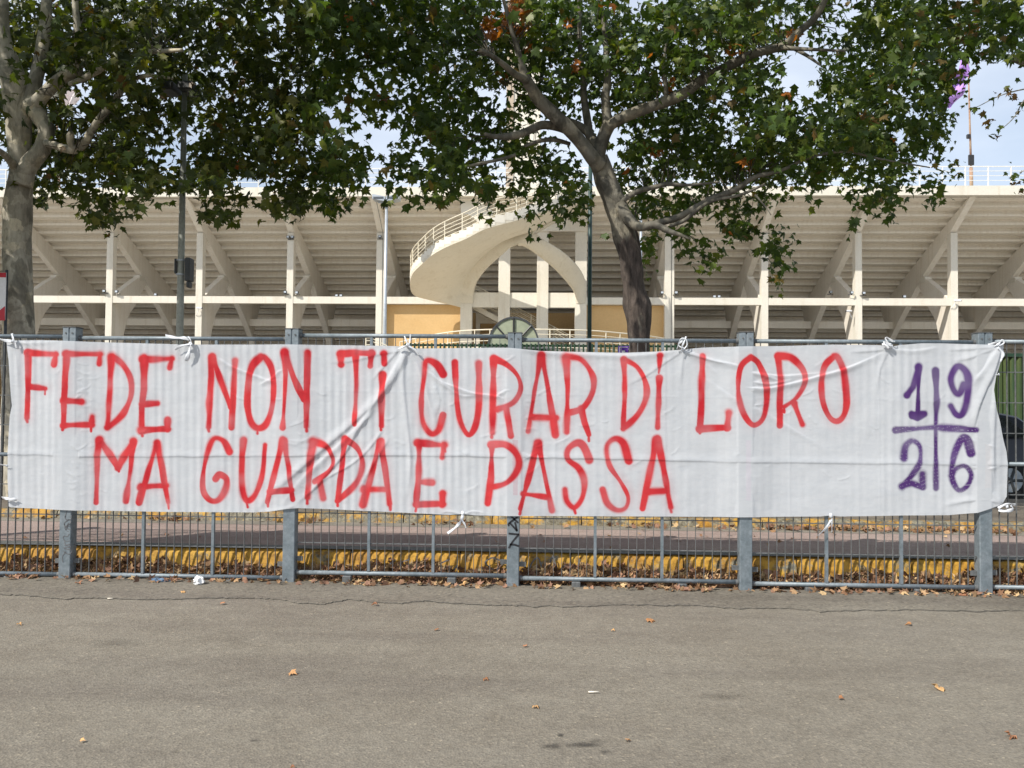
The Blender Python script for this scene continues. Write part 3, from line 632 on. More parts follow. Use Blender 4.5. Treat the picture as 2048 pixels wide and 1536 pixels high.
sg = thing('club_sign', 'small purple sign with white marks seen just above the banner beside the trunk', 'sign', tuple(at(1250, 700, 18)))
a, b = at(1237, 692, 18), at(1262, 716, 18)
m = MB(); m.bbox((a.x, 18, b.z), (b.x, 18.03, a.z), .004); m.build('board', M('purple'), sg)
m = MB(); m.tube([((a.x+b.x)/2, 18.05, .1), ((a.x+b.x)/2, 18.05, a.z-.02)], .025, 8); m.build('post', M('galv_dark'), sg)
m = MB(); p, q = at(1239, 694, 17.99), at(1260, 694, 17.99); th = .008
m.box((p.x, 17.99, p.z-th), (q.x-.05, 17.996, p.z)); m.box((p.x, 17.99, p.z-.2), (p.x+th, 17.996, p.z-th)); c = at(1248, 700, 17.99); m.box((c.x-.04, 17.99, c.z-.1), (c.x+.02, 17.996, c.z-.01)); m.box((c.x+.022, 17.99, c.z-.1), (c.x+.05, 17.996, c.z-.05))
m.add([at(1256, 699, 17.992), at(1261, 700, 17.992), at(1258, 694.5, 17.992)], [(0, 1, 2)]); m.build('white_mark', M('white'), sg)

# roadside sign at the left edge
ss = thing('road_sign', 'red and white sign on a thin pole behind the fence at the left edge', 'sign', (at(-6, 800, 10.2).x, 10.2, far_z))
x = at(7, 800, 10.2).x
m = MB(); m.tube([(x, 10.2, far_z), (x, 10.2, at(0, 540, 10.2).z)], .018, 8); m.build('post', M('darkgrey'), ss, True)
a, b = at(-70, 545, 10.17), at(10, 640, 10.17)
m = MB(); m.bbox((a.x, 10.17, b.z), (b.x, 10.18, a.z), .003); m.build('board', M('white'), ss)
m = MB(); m.box((a.x, 10.163, a.z-.06), (b.x, 10.168, a.z-.003)); m.add([at(10, 612, 10.163), at(10, 641, 10.163), at(-26, 641, 10.163)], [(0, 1, 2)]); m.build('red_border', M('red'), ss)
bd = thing('barrier_board', 'low red and white striped barrier board at the left edge behind the fence', 'barrier', (at(-40, 850, 10.9).x, 10.9, far_z))
a, b = at(-120, 826, 10.9), at(21, 866, 10.9)
m = MB(); m.bbox((a.x, 10.9, b.z), (b.x, 10.93, a.z), .004); m.build('board', M('white'), bd)
for k in range(3):
    x0 = b.x-.13-.3*k; m = MB(); m.add([(x0, 10.893, b.z+.01), (x0+.0, 10.893, a.z-.05), (x0+.115, 10.893, a.z-.05), (x0+.02, 10.893, b.z+.01)], [(3, 2, 1, 0)]); m.build('red_stripe', M('red'), bd)
m = MB(); m.box((a.x, 10.885, a.z-.045), (b.x, 10.89, a.z-.028)); m.build('dark_line', M('darkgrey'), bd)
for xx in (a.x+.1, b.x-.06): m = MB(); m.box((xx, 10.935, far_z), (xx+.04, 10.97, a.z-.03)); m.build('leg', M('darkgrey'), bd)

# ------------------------------------------------------------------ dark car at the right edge
cx, cy = at(2016, 964, 14.2).x-2.65, 14.2
car = thing('parked_car', 'dark blue car parked beyond the trees, mostly hidden behind the banner end', 'car', (cx+1.3, cy, .1))
prof = [(-.78, .28), (-.85, .55), (-.8, .78), (-.62, .9), (.25, 1.0), (.95, 1.44), (1.3, 1.5), (2.3, 1.5), (2.9, 1.38), (3.35, 1.02), (3.5, .95), (3.55, .5), (3.45, .28)]
def cb(name, poly, mat, w0, w1, dy=0):
    m = MB(); m.prism(poly, lambda a, b: (cx+a, cy-.02+w0, .1+b), lambda a, b: (cx+a, cy-.02+w1, .1+b)); return m.build(name, mat, car)
n = len(prof); rows = []
for yy, ins in ((-.04, .06), (0, .02), (.06, 0), (1.6, 0), (1.68, .03), (1.7, .08)):
    row = []
    for a, b in prof: tum = max(0, b-.98)*.35; row.append((cx+a+(-ins if a > 1.3 else ins)*.6, cy+yy+(tum if yy < .8 else -tum), .1+b-(ins*.5 if b > .5 else -ins*.5)))
    rows.append(row+[row[0]])
m = MB(); m.loft(rows); m.add(rows[0][:-1], [tuple(range(n-1, -1, -1))]); m.add(rows[-1][:-1], [tuple(range(n))]); m.build('body', M('carpaint'), car, False)
def side(poly, off=-.05): return [(cx+a, cy+off+max(0, b-.98)*.35-.004, .1+b) for a, b in poly]
for nm, poly in (('front_window', [(.5, 1.02), (1.0, 1.36), (1.28, 1.42), (1.28, 1.02)]), ('rear_window', [(1.36, 1.02), (1.36, 1.42), (2.2, 1.42), (2.2, 1.02)]), ('quarter_window', [(2.28, 1.02), (2.28, 1.41), (2.7, 1.34), (3.0, 1.04)])):
    m = MB(); m.add(side(poly), [tuple(range(len(poly)-1, -1, -1))]); m.build('window', M('carglass'), car)
for wx in (0, 2.65):
    m = MB(); m.tube([(cx+wx, cy-.07, .42), (cx+wx, cy+.15, .42)], .32, 24); w = m.build('wheel', M('rubber'), car, False)
    m = MB(); m.tube([(cx+wx, cy-.085, .42), (cx+wx, cy-.071, .42)], .2, 20); m.build('rim', M('pale_steel'), w)
    for k in range(5):
        a = k*2*math.pi/5; m = MB(); m.tube([(cx+wx, cy-.09, .42), (cx+wx+.2*math.cos(a), cy-.09, .42+.2*math.sin(a))], .025, 6); m.build('spoke', M('darkgrey'), w)
for yy in (.1, 1.35): m = MB(); m.bbox((cx-.86, cy+yy, .68), (cx-.74, cy+yy+.28, .84), .02); m.build('headlight', M('lamp_glass'), car)
m = MB(); m.bbox((cx+.42, cy-.2, 1.08), (cx+.56, cy-.04, 1.2), .02); m.build('mirror', M('carpaint'), car)
m = MB(); m.box((cx+1.05, cy-.062, .95), (cx+1.2, cy-.05, .97)); m.build('door_handle', M('pale_steel'), car)

# ------------------------------------------------------------------ metal fence in the foreground
posts_px = [(-310, 655, 1150), (139, 656, 1157), (583, 659, 1162), (1028, 667, 1171), (1490, 666, 1181), (1966, 667, 1189), (2460, 668, 1200)]
PX = [at(p[0], 920, FY).x for p in posts_px]
plabels = ['fence post outside the left edge', 'grey fence post with a thin black scrawl down its front', 'plain grey fence post under the word MA GUARDA, second in view from the left',
           'grey fence post with bold black angular marks below the banner, under the word PASSA', 'grey fence post below the blank part of the banner between LORO and 1926', 'rightmost grey fence post in view, under the purple numbers', 'fence post outside the right edge']
POSTS = []
for i, (px, yt, yb) in enumerate(posts_px):
    x = PX[i]; zt = at(px, yt, FY).z; hw = .056
    t = thing('fence_post', plabels[i], 'fence post', (x, FY, 0), 'steel fence posts'); POSTS.append(t)
    m = MB(); m.bbox((x-hw+.002, FY-.045, -.02), (x+hw-.002, FY+.055, zt-.01), .006); m.build('post_body', M('galv'), t)
    for a, b in ((-hw-.004, -.004), (.004, hw+.006)):
        m = MB(); m.bbox((x+a, FY-.052, zt-.24), (x+b, FY+.062, zt), .004); m.build('clamp_plate', M('galv'), t)
    m = MB(); m.box((x-hw-.008, FY-.055, zt+.0005), (x+hw+.01, FY+.065, zt+.007)); m.build('cap', M('galv_dark'), t)
    for zz in (zt-.05, zt-.19):
        m = MB(); m.tube([(x-.03, FY-.058, zz), (x-.03, FY-.05, zz)], .008, 6); m.tube([(x+.03, FY-.058, zz), (x+.03, FY-.05, zz)], .008, 6); m.build('bolt', M('galv_dark'), t)
railpx = [(672, 1145), (677, 1152), (672, 1148), (681, 1160), (683.5, 1171), (684.5, 1178)]
pan_lab = ['fence panel cut by the left picture edge, left of the first post', 'fence panel behind the words FEDE and MA GU, second panel from the left', 'fence panel behind TI CURAR and GUARDA, in the middle left', 'fence panel behind AR DI LO and PASSA, in the middle right',
           'fence panel behind LORO and the purple numbers', 'fence panel at the right edge with the dark car behind it']
blocks = {0: [10], 1: [245, 458], 2: [695, 904], 3: [1152, 1364], 4: [1618, 1836], 5: [2100, 2300]}
PANEL_Z = []
bar_mesh = {}
for i in range(6):
    xa, xb = PX[i]+.062, PX[i+1]-.062; xm_px = (posts_px[i][0]+posts_px[i+1][0])/2
    zt, zb = at(xm_px, railpx[i][0], FY).z, at(xm_px, railpx[i][1], FY).z; PANEL_Z.append((zt, zb))
    t = thing('grating_fence', pan_lab[i], 'fence panel', ((xa+xb)/2, FY, zb), 'steel grating fence panels')
    for nm, z, r2 in (('top_rail', zt, .0185), ('bottom_rail', zb, .0195), ('middle_rail', (zt+zb)/2, .0185)):
        m = MB(); m.tube([(xa, FY, z), (xb, FY, z)], r2, 14); m.build(nm, M('galv'), t, True)
        m = MB(); m.tube([(xa-.004, FY, z), (xa+.02, FY, z)], r2+.004, 12); m.tube([(xb-.02, FY, z), (xb+.004, FY, z)], r2+.004, 12); m.build('rail_collar', M('galv_dark'), t)
    nb = round((xb-xa)/.0712)
    stl = [round(nb*.346), round(nb*.654)]
    me = MB(); me.box((-.002, -.0125, zb+.018), (.002, .0125, zt-.017)); b0 = None
    sb = MB(); sb.box((-.012, -.015, zb+.018), (.012, .015, zt-.017)); s0 = None
    for k in range(1, nb):
        x = xa+(xb-xa)*k/nb
        if k in stl:
            if s0 is None:
                s0 = MB(); s0.box((x-.012, FY-.016, zb+.017), (x+.012, FY+.014, zt-.016)); s0 = s0.build('stile', M('galv'), t); s0x = x
            else: place(s0, (x-s0x, 0, 0), t)
        else:
            if b0 is None:
                b0 = MB(); b0.box((x-.0022, FY-.008, zb+.017), (x+.0022, FY+.008, zt-.016)); b0 = b0.build('bar', M('galv_dark'), t); b0x = x
            else: place(b0, (x-b0x, 0, 0), t)
    for k in (1, 2, 3, 5, 6, 7):
        z = zb+(zt-zb)*k/8; m = MB(); m.box((xa, FY-.004, z-.004), (xb, FY+.012, z+.004)); m.build('cross_rod', M('galv_dark'), t)
    for px in blocks[i]:
        x = at(px, 1165, FY).x; m = MB(); m.bbox((x-.038, FY-.045, .0), (x+.038, FY+.03, zb-.018), .006); m.build('foot_block', M('galv_dark'), t)
    for x, sg_ in ((xa, 1), (xb, -1)):
        for z in (zb+.12, zt-.15): m = MB(); m.box((x-sg_*.012, FY+.0, z-.02), (x+sg_*.05, FY+.02, z+.02)); m.build('hinge_lug', M('galv_dark'), t)

def stroke_ribbon(m, pts, w, Y):
    P = [at(x, y, Y) for x, y in cat([(a, b, 0)[:2] for a, b in pts], 4)]
    L1, L2 = [], []
    for i, p in enumerate(P):
        d = (P[min(i+1, len(P)-1)]-P[max(i-1, 0)]); d.y = 0
        if d.length < 1e-6: d = Vector((1, 0, 0))
        d.normalize(); n = Vector((-d.z, 0, d.x))*w/2; L1.append(p+n); L2.append(p-n)
    m.loft([L1, L2])
def zc_(z, pts, ox, oy, k=3.657): return [(ox+x/k, oy+y/k) for x, y in pts]
gY = FY-.0475
m = MB()
for s_ in ([(475, 200), (490, 150), (520, 150)], [(475, 190), (480, 215), (515, 215), (520, 185)], [(505, 215), (470, 240), (480, 262), (515, 240), (510, 215)], [(470, 250), (480, 295), (500, 240)],
           [(515, 262), (480, 270), (500, 285), (520, 290)], [(490, 300), (500, 305)], [(505, 320), (490, 340), (470, 335), (460, 350), (480, 375), (515, 370)], [(470, 375), (480, 400), (515, 395)], [(470, 405), (520, 415), (465, 425), (520, 440)], [(460, 445), (500, 470), (525, 450)], [(480, 450), (455, 490), (460, 530)]):
    stroke_ribbon(m, zc_(0, s_, 0, 980), .006, gY)
m.build('marker_scrawl', M('inkgrey'), POSTS[1])
m = MB()
for s_ in ([(1835, 190), (1888, 240)], [(1885, 195), (1820, 245), (1822, 262)], [(1825, 240), (1850, 265), (1880, 300)], [(1865, 235), (1880, 302)], [(1818, 318), (1860, 322), (1896, 325)], [(1893, 325), (1850, 375), (1820, 425)], [(1825, 398), (1860, 400), (1896, 412)]):
    stroke_ribbon(m, zc_(0, s_, 520, 980), .016, gY)
m.build('painted_mark', M('ink'), POSTS[3])
# faint graffiti on the kerb
kY = KY-.052-.004; gf = thing('kerb_graffiti', 'faded grey spray letters on the yellow kerb behind the middle panels', 'graffiti', tuple(at(1000, 1130, kY)))
for s_ in ([(1075, 1150), (1060, 1135), (1075, 1115), (1085, 1140)], [(1095, 1150), (1105, 1112), (1115, 1150)], [(1130, 1130), (1120, 1148), (1140, 1150), (1140, 1125)], [(985, 1115), (970, 1125), (990, 1140), (1005, 1125), (985, 1115)], [(900, 1118), (880, 1130), (900, 1145), (915, 1130)], [(820, 1118), (800, 1128), (815, 1142), (835, 1135)], [(1160, 1118), (1150, 1150)], [(760, 1140), (790, 1122)]):
    m = MB(); stroke_ribbon(m, s_, .013, kY); m.build('letter', M('inkgrey'), gf)

# ------------------------------------------------------------------ banner
NU, NV = 1500, 262
def pw(pts, t): 
    a = np.array(pts, float); return np.interp(t, a[:, 0], a[:, 1])
Ledge = [(684, 12), (722, 16), (782, 20.5), (815, 23), (837, 19), (886, 16), (968, 14), (1014, 16)]
Redge = [(684, 2006), (706, 2005), (722, 1998), (749, 1989), (777, 1985), (804, 1988), (845, 1998), (886, 2006), (913, 2013), (941, 2015), (1006, 2013), (1020, 2003)]
Tedge = [(10, 684), (30, 681), (80, 680), (160, 683), (300, 687), (378, 689), (560, 689), (700, 690.5), (790, 692), (812, 694), (830, 697), (985, 695.5), (1020, 696), (1041, 698), (1082, 702), (1246, 705.6), (1314, 703), (1366, 699), (1405, 695), (1488, 693), (1560, 692), (1666, 689), (1761, 690), (1780, 694), (1800, 690), (1843, 686.5), (1882, 686.5), (1950, 689), (1988, 690), (2007, 687)]
Bedge = [(10, 1012), (23, 1015), (137, 1020), (328, 1024), (506, 1025), (540, 1023), (569, 1018), (597, 1015.6), (684, 1019.6), (793, 1025), (900, 1030), (925, 1028), (950, 1031), (1080, 1032), (1488, 1034), (1640, 1033), (1661, 1031), (1680, 1033), (1816, 1031), (1898, 1030.6), (1953, 1025), (2002, 1009), (2020, 1004)]
uu, vv = np.meshgrid(np.linspace(0, 1, NU), np.linspace(0, 1, NV))
yy = 684+vv*(1020-684)
xx = pw(Ledge, yy)*(1-uu)+pw(Redge, yy)*uu
yy = pw(Tedge, xx)*(1-vv)+pw(Bedge, xx)*vv
# --- displacement towards the camera, metres
def seg_dist(x, y, a, b):
    ax, ay = a; bx_, by = b; dx, dy = bx_-ax, by-ay; l2 = dx*dx+dy*dy+1e-9
    t = np.clip(((x-ax)*dx+(y-ay)*dy)/l2, 0, 1); ex, ey = x-(ax+t*dx), y-(ay+t*dy)
    sgn = np.sign(dx*(y-ay)-dy*(x-ax)); return np.hypot(ex, ey), sgn, t
def window(a, b, pad):
    """column/row slice that surely holds the segment"""
    x0, x1 = min(a[0], b[0])-pad, max(a[0], b[0])+pad; y0, y1 = min(a[1], b[1])-pad, max(a[1], b[1])+pad
    c0 = max(0, int((x0-60)/2010*NU)); c1 = min(NU, int((x1+60)/2010*NU)+2); r0 = max(0, int((y0-705)/330*NV)-4); r1 = min(NV, int((y1-678)/330*NV)+6)
    return slice(r0, max(r1, r0)), slice(c0, c1)
disp = np.zeros_like(xx); post = np.zeros_like(xx); hard = np.zeros_like(xx)
pp = [at(p[0], 850, FY).x for p in posts_px]
Xw = np.array([at(x, 860, FY).x for x in np.linspace(0, 2048, 400)]); Xworld = np.interp(xx, np.linspace(0, 2048, 400), Xw)
for x in pp:
    d = np.abs(Xworld-x); post = np.maximum(post, np.exp(-(np.clip(d-.06, 0, 9)/.15)**2)); hard = np.maximum(hard, np.clip((.15-d)/.09, 0, 1))
    disp += .004*smooth_noise(xx, yy*.6, 13, 51)*np.clip((.11-d)/.05, 0, 1)
# bars telegraphing through: strong left, weak right
barph = np.zeros_like(xx)
for i in range(6):
    xa, xb = PX[i]+.062, PX[i+1]-.062; nb = round((xb-xa)/.0712); k = (Xworld > xa) & (Xworld < xb)
    barph = np.where(k, np.cos(2*np.pi*(Xworld-xa)/(xb-xa)*nb), barph)
amp = np.interp(xx, [0, 560, 900, 1000, 1300, 1700, 1760, 1960, 2048], [.0014, .0012, .0014, .0007, .0004, .0003, .0009, .0009, .0004])
nz1 = smooth_noise(xx, yy, 60, 1); nz2 = smooth_noise(xx+500, yy, 26, 2); nz3 = smooth_noise(xx+90, yy*1.5, 9, 3); nz4 = smooth_noise(xx*.7, yy, 150, 4)
disp += amp*(1-hard)*(.1+1.7*smooth_noise(xx*1.4, yy*.35, 40, 52))*np.sign(barph)*np.abs(barph)**.8
disp += .016*(nz4-.5)+.007*(nz1-.5)+.0034*(nz2-.5)+.0009*(nz3-.5)
str_ = smooth_noise(xx*1.0, yy*.12, 17, 60); disp += .0022*np.interp(xx, [0, 900, 1100, 2048], [1, .9, .4, .4])*(str_-.5)
wr = [  # polyline, amplitude, width(px), asymmetry
    ([(818, 694), (790, 752), (752, 800), (700, 850), (650, 893), (600, 938), (560, 972), (505, 1025)], .0135, 9, .3),
    ([(810, 700), (772, 770), (735, 830), (690, 880), (640, 925), (600, 965), (556, 1024)], .0095, 7, -.3),
    ([(740, 830), (715, 860), (690, 905), (660, 940), (625, 980), (590, 1010)], .009, 5, .3),
    ([(765, 860), (735, 900), (700, 930), (655, 955), (620, 985)], .006, 4, .2), ([(775, 880), (745, 930), (720, 975)], .006, 5, .2),
    ([(812, 700), (806, 760), (815, 860), (820, 930), (812, 1000)], .009, 6, .3), ([(820, 702), (840, 745), (858, 800), (872, 850)], .007, 5, -.3), ([(825, 702), (860, 735), (890, 770)], .005, 5, .3),
    ([(808, 700), (760, 708), (700, 722), (650, 724)], .004, 5, .3), ([(797, 700), (770, 730), (745, 760)], .005, 4, .3),
    ([(22, 682), (60, 690), (110, 722), (160, 768), (205, 815), (260, 880)], .0022, 4, .3), ([(26, 684), (60, 686), (120, 684)], .004, 4, .3), ([(24, 684), (32, 720), (36, 780)], .005, 5, .3), ([(22, 684), (55, 706), (80, 730)], .004, 5, .3),
    ([(436, 716), (460, 732), (500, 748), (540, 762), (556, 760)], .006, 4.5, .5), ([(520, 768), (545, 756), (560, 742), (590, 738)], .005, 4, .5), ([(560, 760), (590, 775), (620, 790)], .003, 4, .3),
    ([(848, 735), (880, 762), (905, 772), (945, 786), (990, 792), (1015, 800)], .009, 5, .6), ([(990, 795), (1010, 782), (1030, 780)], .006, 4, .4), ([(870, 772), (878, 800), (872, 830)], .006, 6, .3), ([(885, 768), (920, 790), (948, 792)], .005, 4, .4),
    ([(1366, 700), (1400, 712), (1430, 722), (1470, 730), (1510, 745), (1560, 752), (1620, 748), (1660, 745)], .009, 5.5, .6), ([(1366, 704), (1420, 720), (1455, 728)], .006, 4, -.4),
    ([(1480, 774), (1530, 777), (1580, 768), (1640, 752), (1690, 738), (1730, 722), (1778, 700)], .011, 5.5, .6), ([(1500, 762), (1540, 768), (1590, 758)], .006, 4, .4), ([(1500, 745), (1540, 755), (1575, 768)], .005, 4, .4),
    ([(1415, 760), (1470, 800), (1520, 822), (1570, 850), (1620, 880), (1660, 903)], .0045, 6, .4), ([(1362, 704), (1330, 725), (1290, 752), (1250, 772)], .004, 5, .4), ([(1368, 704), (1364, 730), (1362, 770)], .004, 5, .3), ([(1372, 702), (1420, 735), (1440, 755)], .003, 5, .3),
    ([(1780, 698), (1740, 702), (1700, 704)], .005, 5, .4), ([(1782, 698), (1830, 702), (1880, 694)], .005, 5, .4), ([(1778, 700), (1760, 740), (1755, 790)], .004, 5, .3),
    ([(1998, 694), (1985, 740), (1968, 780), (1952, 820), (1942, 870)], .016, 9, .5), ([(1994, 695), (1965, 740), (1945, 765)], .009, 7, -.3), ([(1990, 695), (1950, 712), (1910, 722)], .006, 6, .3), ([(1985, 694), (1940, 698), (1895, 700)], .005, 5, .3), ([(2000, 700), (1988, 800), (1984, 900), (1986, 980)], .010, 8, .4),
    ([(1950, 870), (1970, 888), (1985, 893)], .006, 4, .4), ([(1930, 930), (1965, 938), (2000, 932)], .005, 4, .4), ([(2005, 1006), (1970, 1000), (1930, 1002), (1890, 1012)], .007, 6, .3), ([(2000, 1002), (1975, 985), (1945, 975)], .005, 6, .3),
    ([(925, 1030), (900, 1024), (880, 1026)], .004, 3, .3), ([(925, 1030), (945, 1023), (970, 1026)], .004, 3, .3), ([(590, 1012), (560, 1020), (520, 1024)], .004, 4, .3),
    ([(1041, 698), (1100, 706), (1180, 710), (1260, 712), (1330, 706), (1366, 700)], .007, 6, .3),
    ([(985, 700), (1000, 718), (1012, 722), (1030, 710)], .005, 4, .4), ([(1000, 845), (1040, 858), (1075, 855)], .003, 4, .4), ([(1035, 900), (1060, 912), (1100, 916)], .004, 4, .4), ([(1035, 925), (1055, 915), (1075, 905)], .003, 3, .4)]
for k in range(130):                       # small random dents, thicker along the posts
    bx_ = random.choice([random.uniform(40, 1990), random.choice([150, 160, 584, 1030, 1495])+random.uniform(-25, 25)]); by = random.uniform(720, 1010); a = random.uniform(-.8, .8); l = random.uniform(12, 40)
    wr.append(([(bx_, by), (bx_+l*math.cos(a)*.6, by+l*math.sin(a)*.6+3), (bx_+l*math.cos(a), by+l*math.sin(a))], random.uniform(.0008, .0024), random.uniform(1.8, 4), random.uniform(-.5, .5)))
for pl, a, w, asy in wr:
    a *= 1.0; w *= .85; pl = [tuple(p) for p in cat(pl, 4)] if len(pl) > 2 else pl; best = np.zeros_like(xx); npl = len(pl)-1
    for i in range(npl):
        sr, sc = window(pl[i], pl[i+1], w*4)
        if sr.stop <= sr.start: continue
        d, sg_, t = seg_dist(xx[sr, sc], yy[sr, sc], pl[i], pl[i+1]); s_ = (i+t)/npl
        fade = np.minimum(1, np.minimum(s_*8+.25, (1-s_)*3.2+.03)); ww = w*(1+asy*sg_)
        best[sr, sc] = np.maximum(best[sr, sc], fade*np.exp(-(d/ww)**2))
    disp += a*best
# horizontal fold crease
cy_ = np.interp(xx, [0, 100, 160, 820, 1000, 1300, 1500, 1700, 2010], [908, 909, 913, 910, 913, 919, 924, 926, 930])
cd = yy-cy_+2.0*(nz2-.5); ca = np.where((xx > 108) & (xx < 160), .2, 1.0)*(.6+.8*nz1)
disp += ca*(.0048*np.exp(-(np.clip(cd, -99, 0)/9)**2)*(cd <= 0)+.0048*np.exp(-(np.clip(cd, 0, 99)/2.2)**2)*(cd > 0))
disp += .002*np.exp(-((yy-np.interp(xx, [0, 2048], [770, 806]))/2.5)**2)*(nz1 > .45)*(.4)
# second vertical folds of the cloth
for fx in (300, 690, 1110, 1330, 1580, 1760): disp += .0016*np.exp(-((xx-fx-2*(nz1-.5))/3)**2)
# --- paint
zz = lambda ox: (lambda pts: [(ox+x/3.657, 640+y/3.657) for x, y in pts])
Z1, Z2, Z3, Z4 = zz(0), zz(520), zz(1000), zz(1488)
red, pur = [], []
for Z, L_ in ((Z1, [[(205, 240), (200, 500), (195, 715)], [(200, 240), (420, 252)], [(415, 252), (403, 325)], [(215, 490), (335, 503)],
    [(490, 248), (728, 250)], [(728, 252), (722, 322)], [(498, 245), (485, 450), (478, 590), (475, 775)], [(478, 590), (600, 598)], [(475, 772), (670, 765)], [(668, 765), (674, 708)],
    [(810, 270), (800, 500), (785, 785)], [(815, 265), (890, 320), (950, 420), (958, 540), (915, 655), (850, 735), (785, 785)],
    [(1052, 280), (1050, 500), (1035, 640), (1035, 805)], [(1045, 287), (1255, 284)], [(1252, 284), (1236, 350)], [(1040, 617), (1148, 610)], [(1035, 808), (1222, 795)], [(1222, 795), (1222, 730)],
    [(1548, 270), (1532, 500), (1525, 782)], [(1552, 270), (1610, 440), (1685, 640)], [(1716, 300), (1706, 500), (1690, 785)],
    [(1905, 268), (1840, 340), (1812, 480), (1808, 640), (1835, 750), (1885, 792), (1945, 760), (1990, 640), (2005, 480), (1985, 350), (1935, 272), (1900, 268)],
    [(725, 880), (712, 1000), (705, 1335)], [(725, 880), (800, 980), (860, 1082)], [(860, 1082), (970, 890)], [(972, 890), (950, 1100), (920, 1328)],
    [(1145, 900), (1090, 1080), (1015, 1335)], [(1145, 900), (1180, 1080), (1225, 1335)], [(1030, 1222), (1212, 1212)],
    [(1678, 965), (1630, 885), (1565, 868), (1520, 960), (1488, 1100), (1483, 1240), (1530, 1318), (1595, 1318), (1650, 1230), (1655, 1160), (1605, 1132), (1575, 1162)],
    [(1780, 880), (1765, 1100), (1772, 1240), (1805, 1322), (1870, 1270), (1920, 1120), (1938, 915)]]),
  (Z2, [[(185, 240), (192, 400), (183, 600), (172, 785)], [(190, 250), (250, 420), (325, 580)], [(350, 240), (345, 500), (340, 780)],
    [(700, 245), (705, 470), (690, 765)], [(592, 325), (590, 255)], [(588, 250), (700, 240), (815, 246)], [(812, 248), (804, 335)],
    [(906, 250), (910, 320)], [(898, 400), (890, 600), (885, 775)],
    [(1338, 398), (1290, 325), (1215, 300), (1200, 420), (1180, 580), (1192, 750), (1250, 832), (1305, 805), (1338, 695)],
    [(1425, 310), (1435, 520), (1460, 720), (1520, 840), (1570, 780), (1600, 620), (1600, 320)],
    [(1710, 285), (1705, 560), (1700, 825)], [(1710, 285), (1800, 325), (1885, 410), (1907, 510), (1850, 605), (1735, 652)], [(1800, 640), (1820, 740), (1835, 845)],
    [(172, 880), (120, 1080), (55, 1330)], [(180, 885), (215, 1080), (245, 1310)], [(75, 1257), (238, 1243)],
    [(390, 890), (365, 1100), (350, 1298)], [(385, 890), (485, 925), (535, 1030), (500, 1110), (400, 1180)], [(435, 1170), (462, 1305)],
    [(620, 870), (600, 1060), (565, 1325)], [(620, 870), (710, 940), (748, 1050), (705, 1190), (565, 1325)],
    [(872, 890), (830, 1080), (752, 1350)], [(880, 890), (915, 1100), (947, 1345)], [(765, 1238), (925, 1240)],
    [(1162, 900), (1162, 1100), (1140, 1350)], [(1150, 900), (1345, 917)], [(1343, 917), (1330, 1005)], [(1165, 1185), (1258, 1190)], [(1140, 1352), (1335, 1345)], [(1332, 1345), (1335, 1270)],
    [(1697, 920), (1690, 1150), (1665, 1340)], [(1690, 915), (1795, 912), (1880, 985), (1890, 1080), (1810, 1185), (1690, 1225)]]),
  (Z3, [[(302, 260), (260, 480), (205, 815)], [(305, 260), (350, 500), (405, 840)], [(235, 710), (410, 716)],
    [(485, 275), (495, 500), (490, 820)], [(490, 265), (595, 290), (675, 400), (680, 520), (610, 640), (510, 675)], [(595, 650), (620, 750), (652, 840)],
    [(905, 290), (915, 540), (900, 795)], [(905, 290), (1000, 340), (1060, 440), (1070, 560), (1010, 690), (900, 795)],
    [(1170, 260), (1165, 345)], [(1165, 425), (1160, 600), (1153, 785)], [(1480, 265), (1475, 620), (1462, 795)], [(1460, 797), (1662, 785)], [(1660, 785), (1672, 680)],
    [(1830, 275), (1760, 340), (1738, 480), (1755, 620), (1800, 725), (1855, 770), (1920, 725), (1948, 600), (1942, 450), (1890, 320), (1830, 275)],
    [(272, 900), (230, 1080), (150, 1378)], [(280, 900), (320, 1100), (380, 1395)], [(170, 1270), (350, 1297)],
    [(652, 1022), (612, 925), (560, 900), (500, 945), (498, 1020), (575, 1085), (617, 1180), (602, 1300), (545, 1372), (490, 1325), (475, 1240)],
    [(942, 1030), (905, 905), (842, 868), (782, 925), (800, 1060), (880, 1180), (938, 1290), (920, 1372), (855, 1390), (785, 1340), (750, 1240)],
    [(1140, 870), (1110, 1050), (1070, 1230), (1043, 1378)], [(1150, 870), (1190, 1050), (1250, 1372)], [(1080, 1256), (1218, 1250)]]),
  (Z4, [[(250, 270), (268, 450), (262, 772)], [(250, 265), (345, 272), (435, 365), (445, 465), (385, 570), (300, 632)], [(370, 610), (430, 765)],
    [(665, 262), (595, 330), (568, 450), (580, 600), (630, 712), (690, 738), (742, 680), (752, 550), (732, 380), (690, 275), (660, 262)]])):
    for s_ in L_: red.append(Z(s_))
for s_ in ([(1195, 550), (1240, 490), (1278, 350)], [(1280, 345), (1275, 690)], [(1230, 688), (1325, 688)], [(1235, 700), (1275, 718), (1322, 695)], [(1405, 370), (1412, 600), (1406, 780), (1410, 1230)], [(1112, 806), (1400, 786), (1690, 804)],
           [(1605, 475), (1570, 542), (1530, 500), (1515, 420), (1560, 340), (1612, 365), (1634, 440), (1622, 600), (1590, 692), (1550, 690), (1515, 630)],
           [(1175, 1008), (1190, 920), (1240, 885), (1292, 930), (1290, 1040), (1230, 1140), (1160, 1215)], [(1158, 1216), (1230, 1195), (1312, 1225)], [(1310, 1222), (1310, 1130)],
           [(1655, 975), (1625, 870), (1590, 870), (1540, 980), (1522, 1110), (1532, 1190), (1575, 1248), (1632, 1210), (1657, 1130), (1612, 1068), (1550, 1090), (1520, 1140)]): pur.append(Z4(s_))
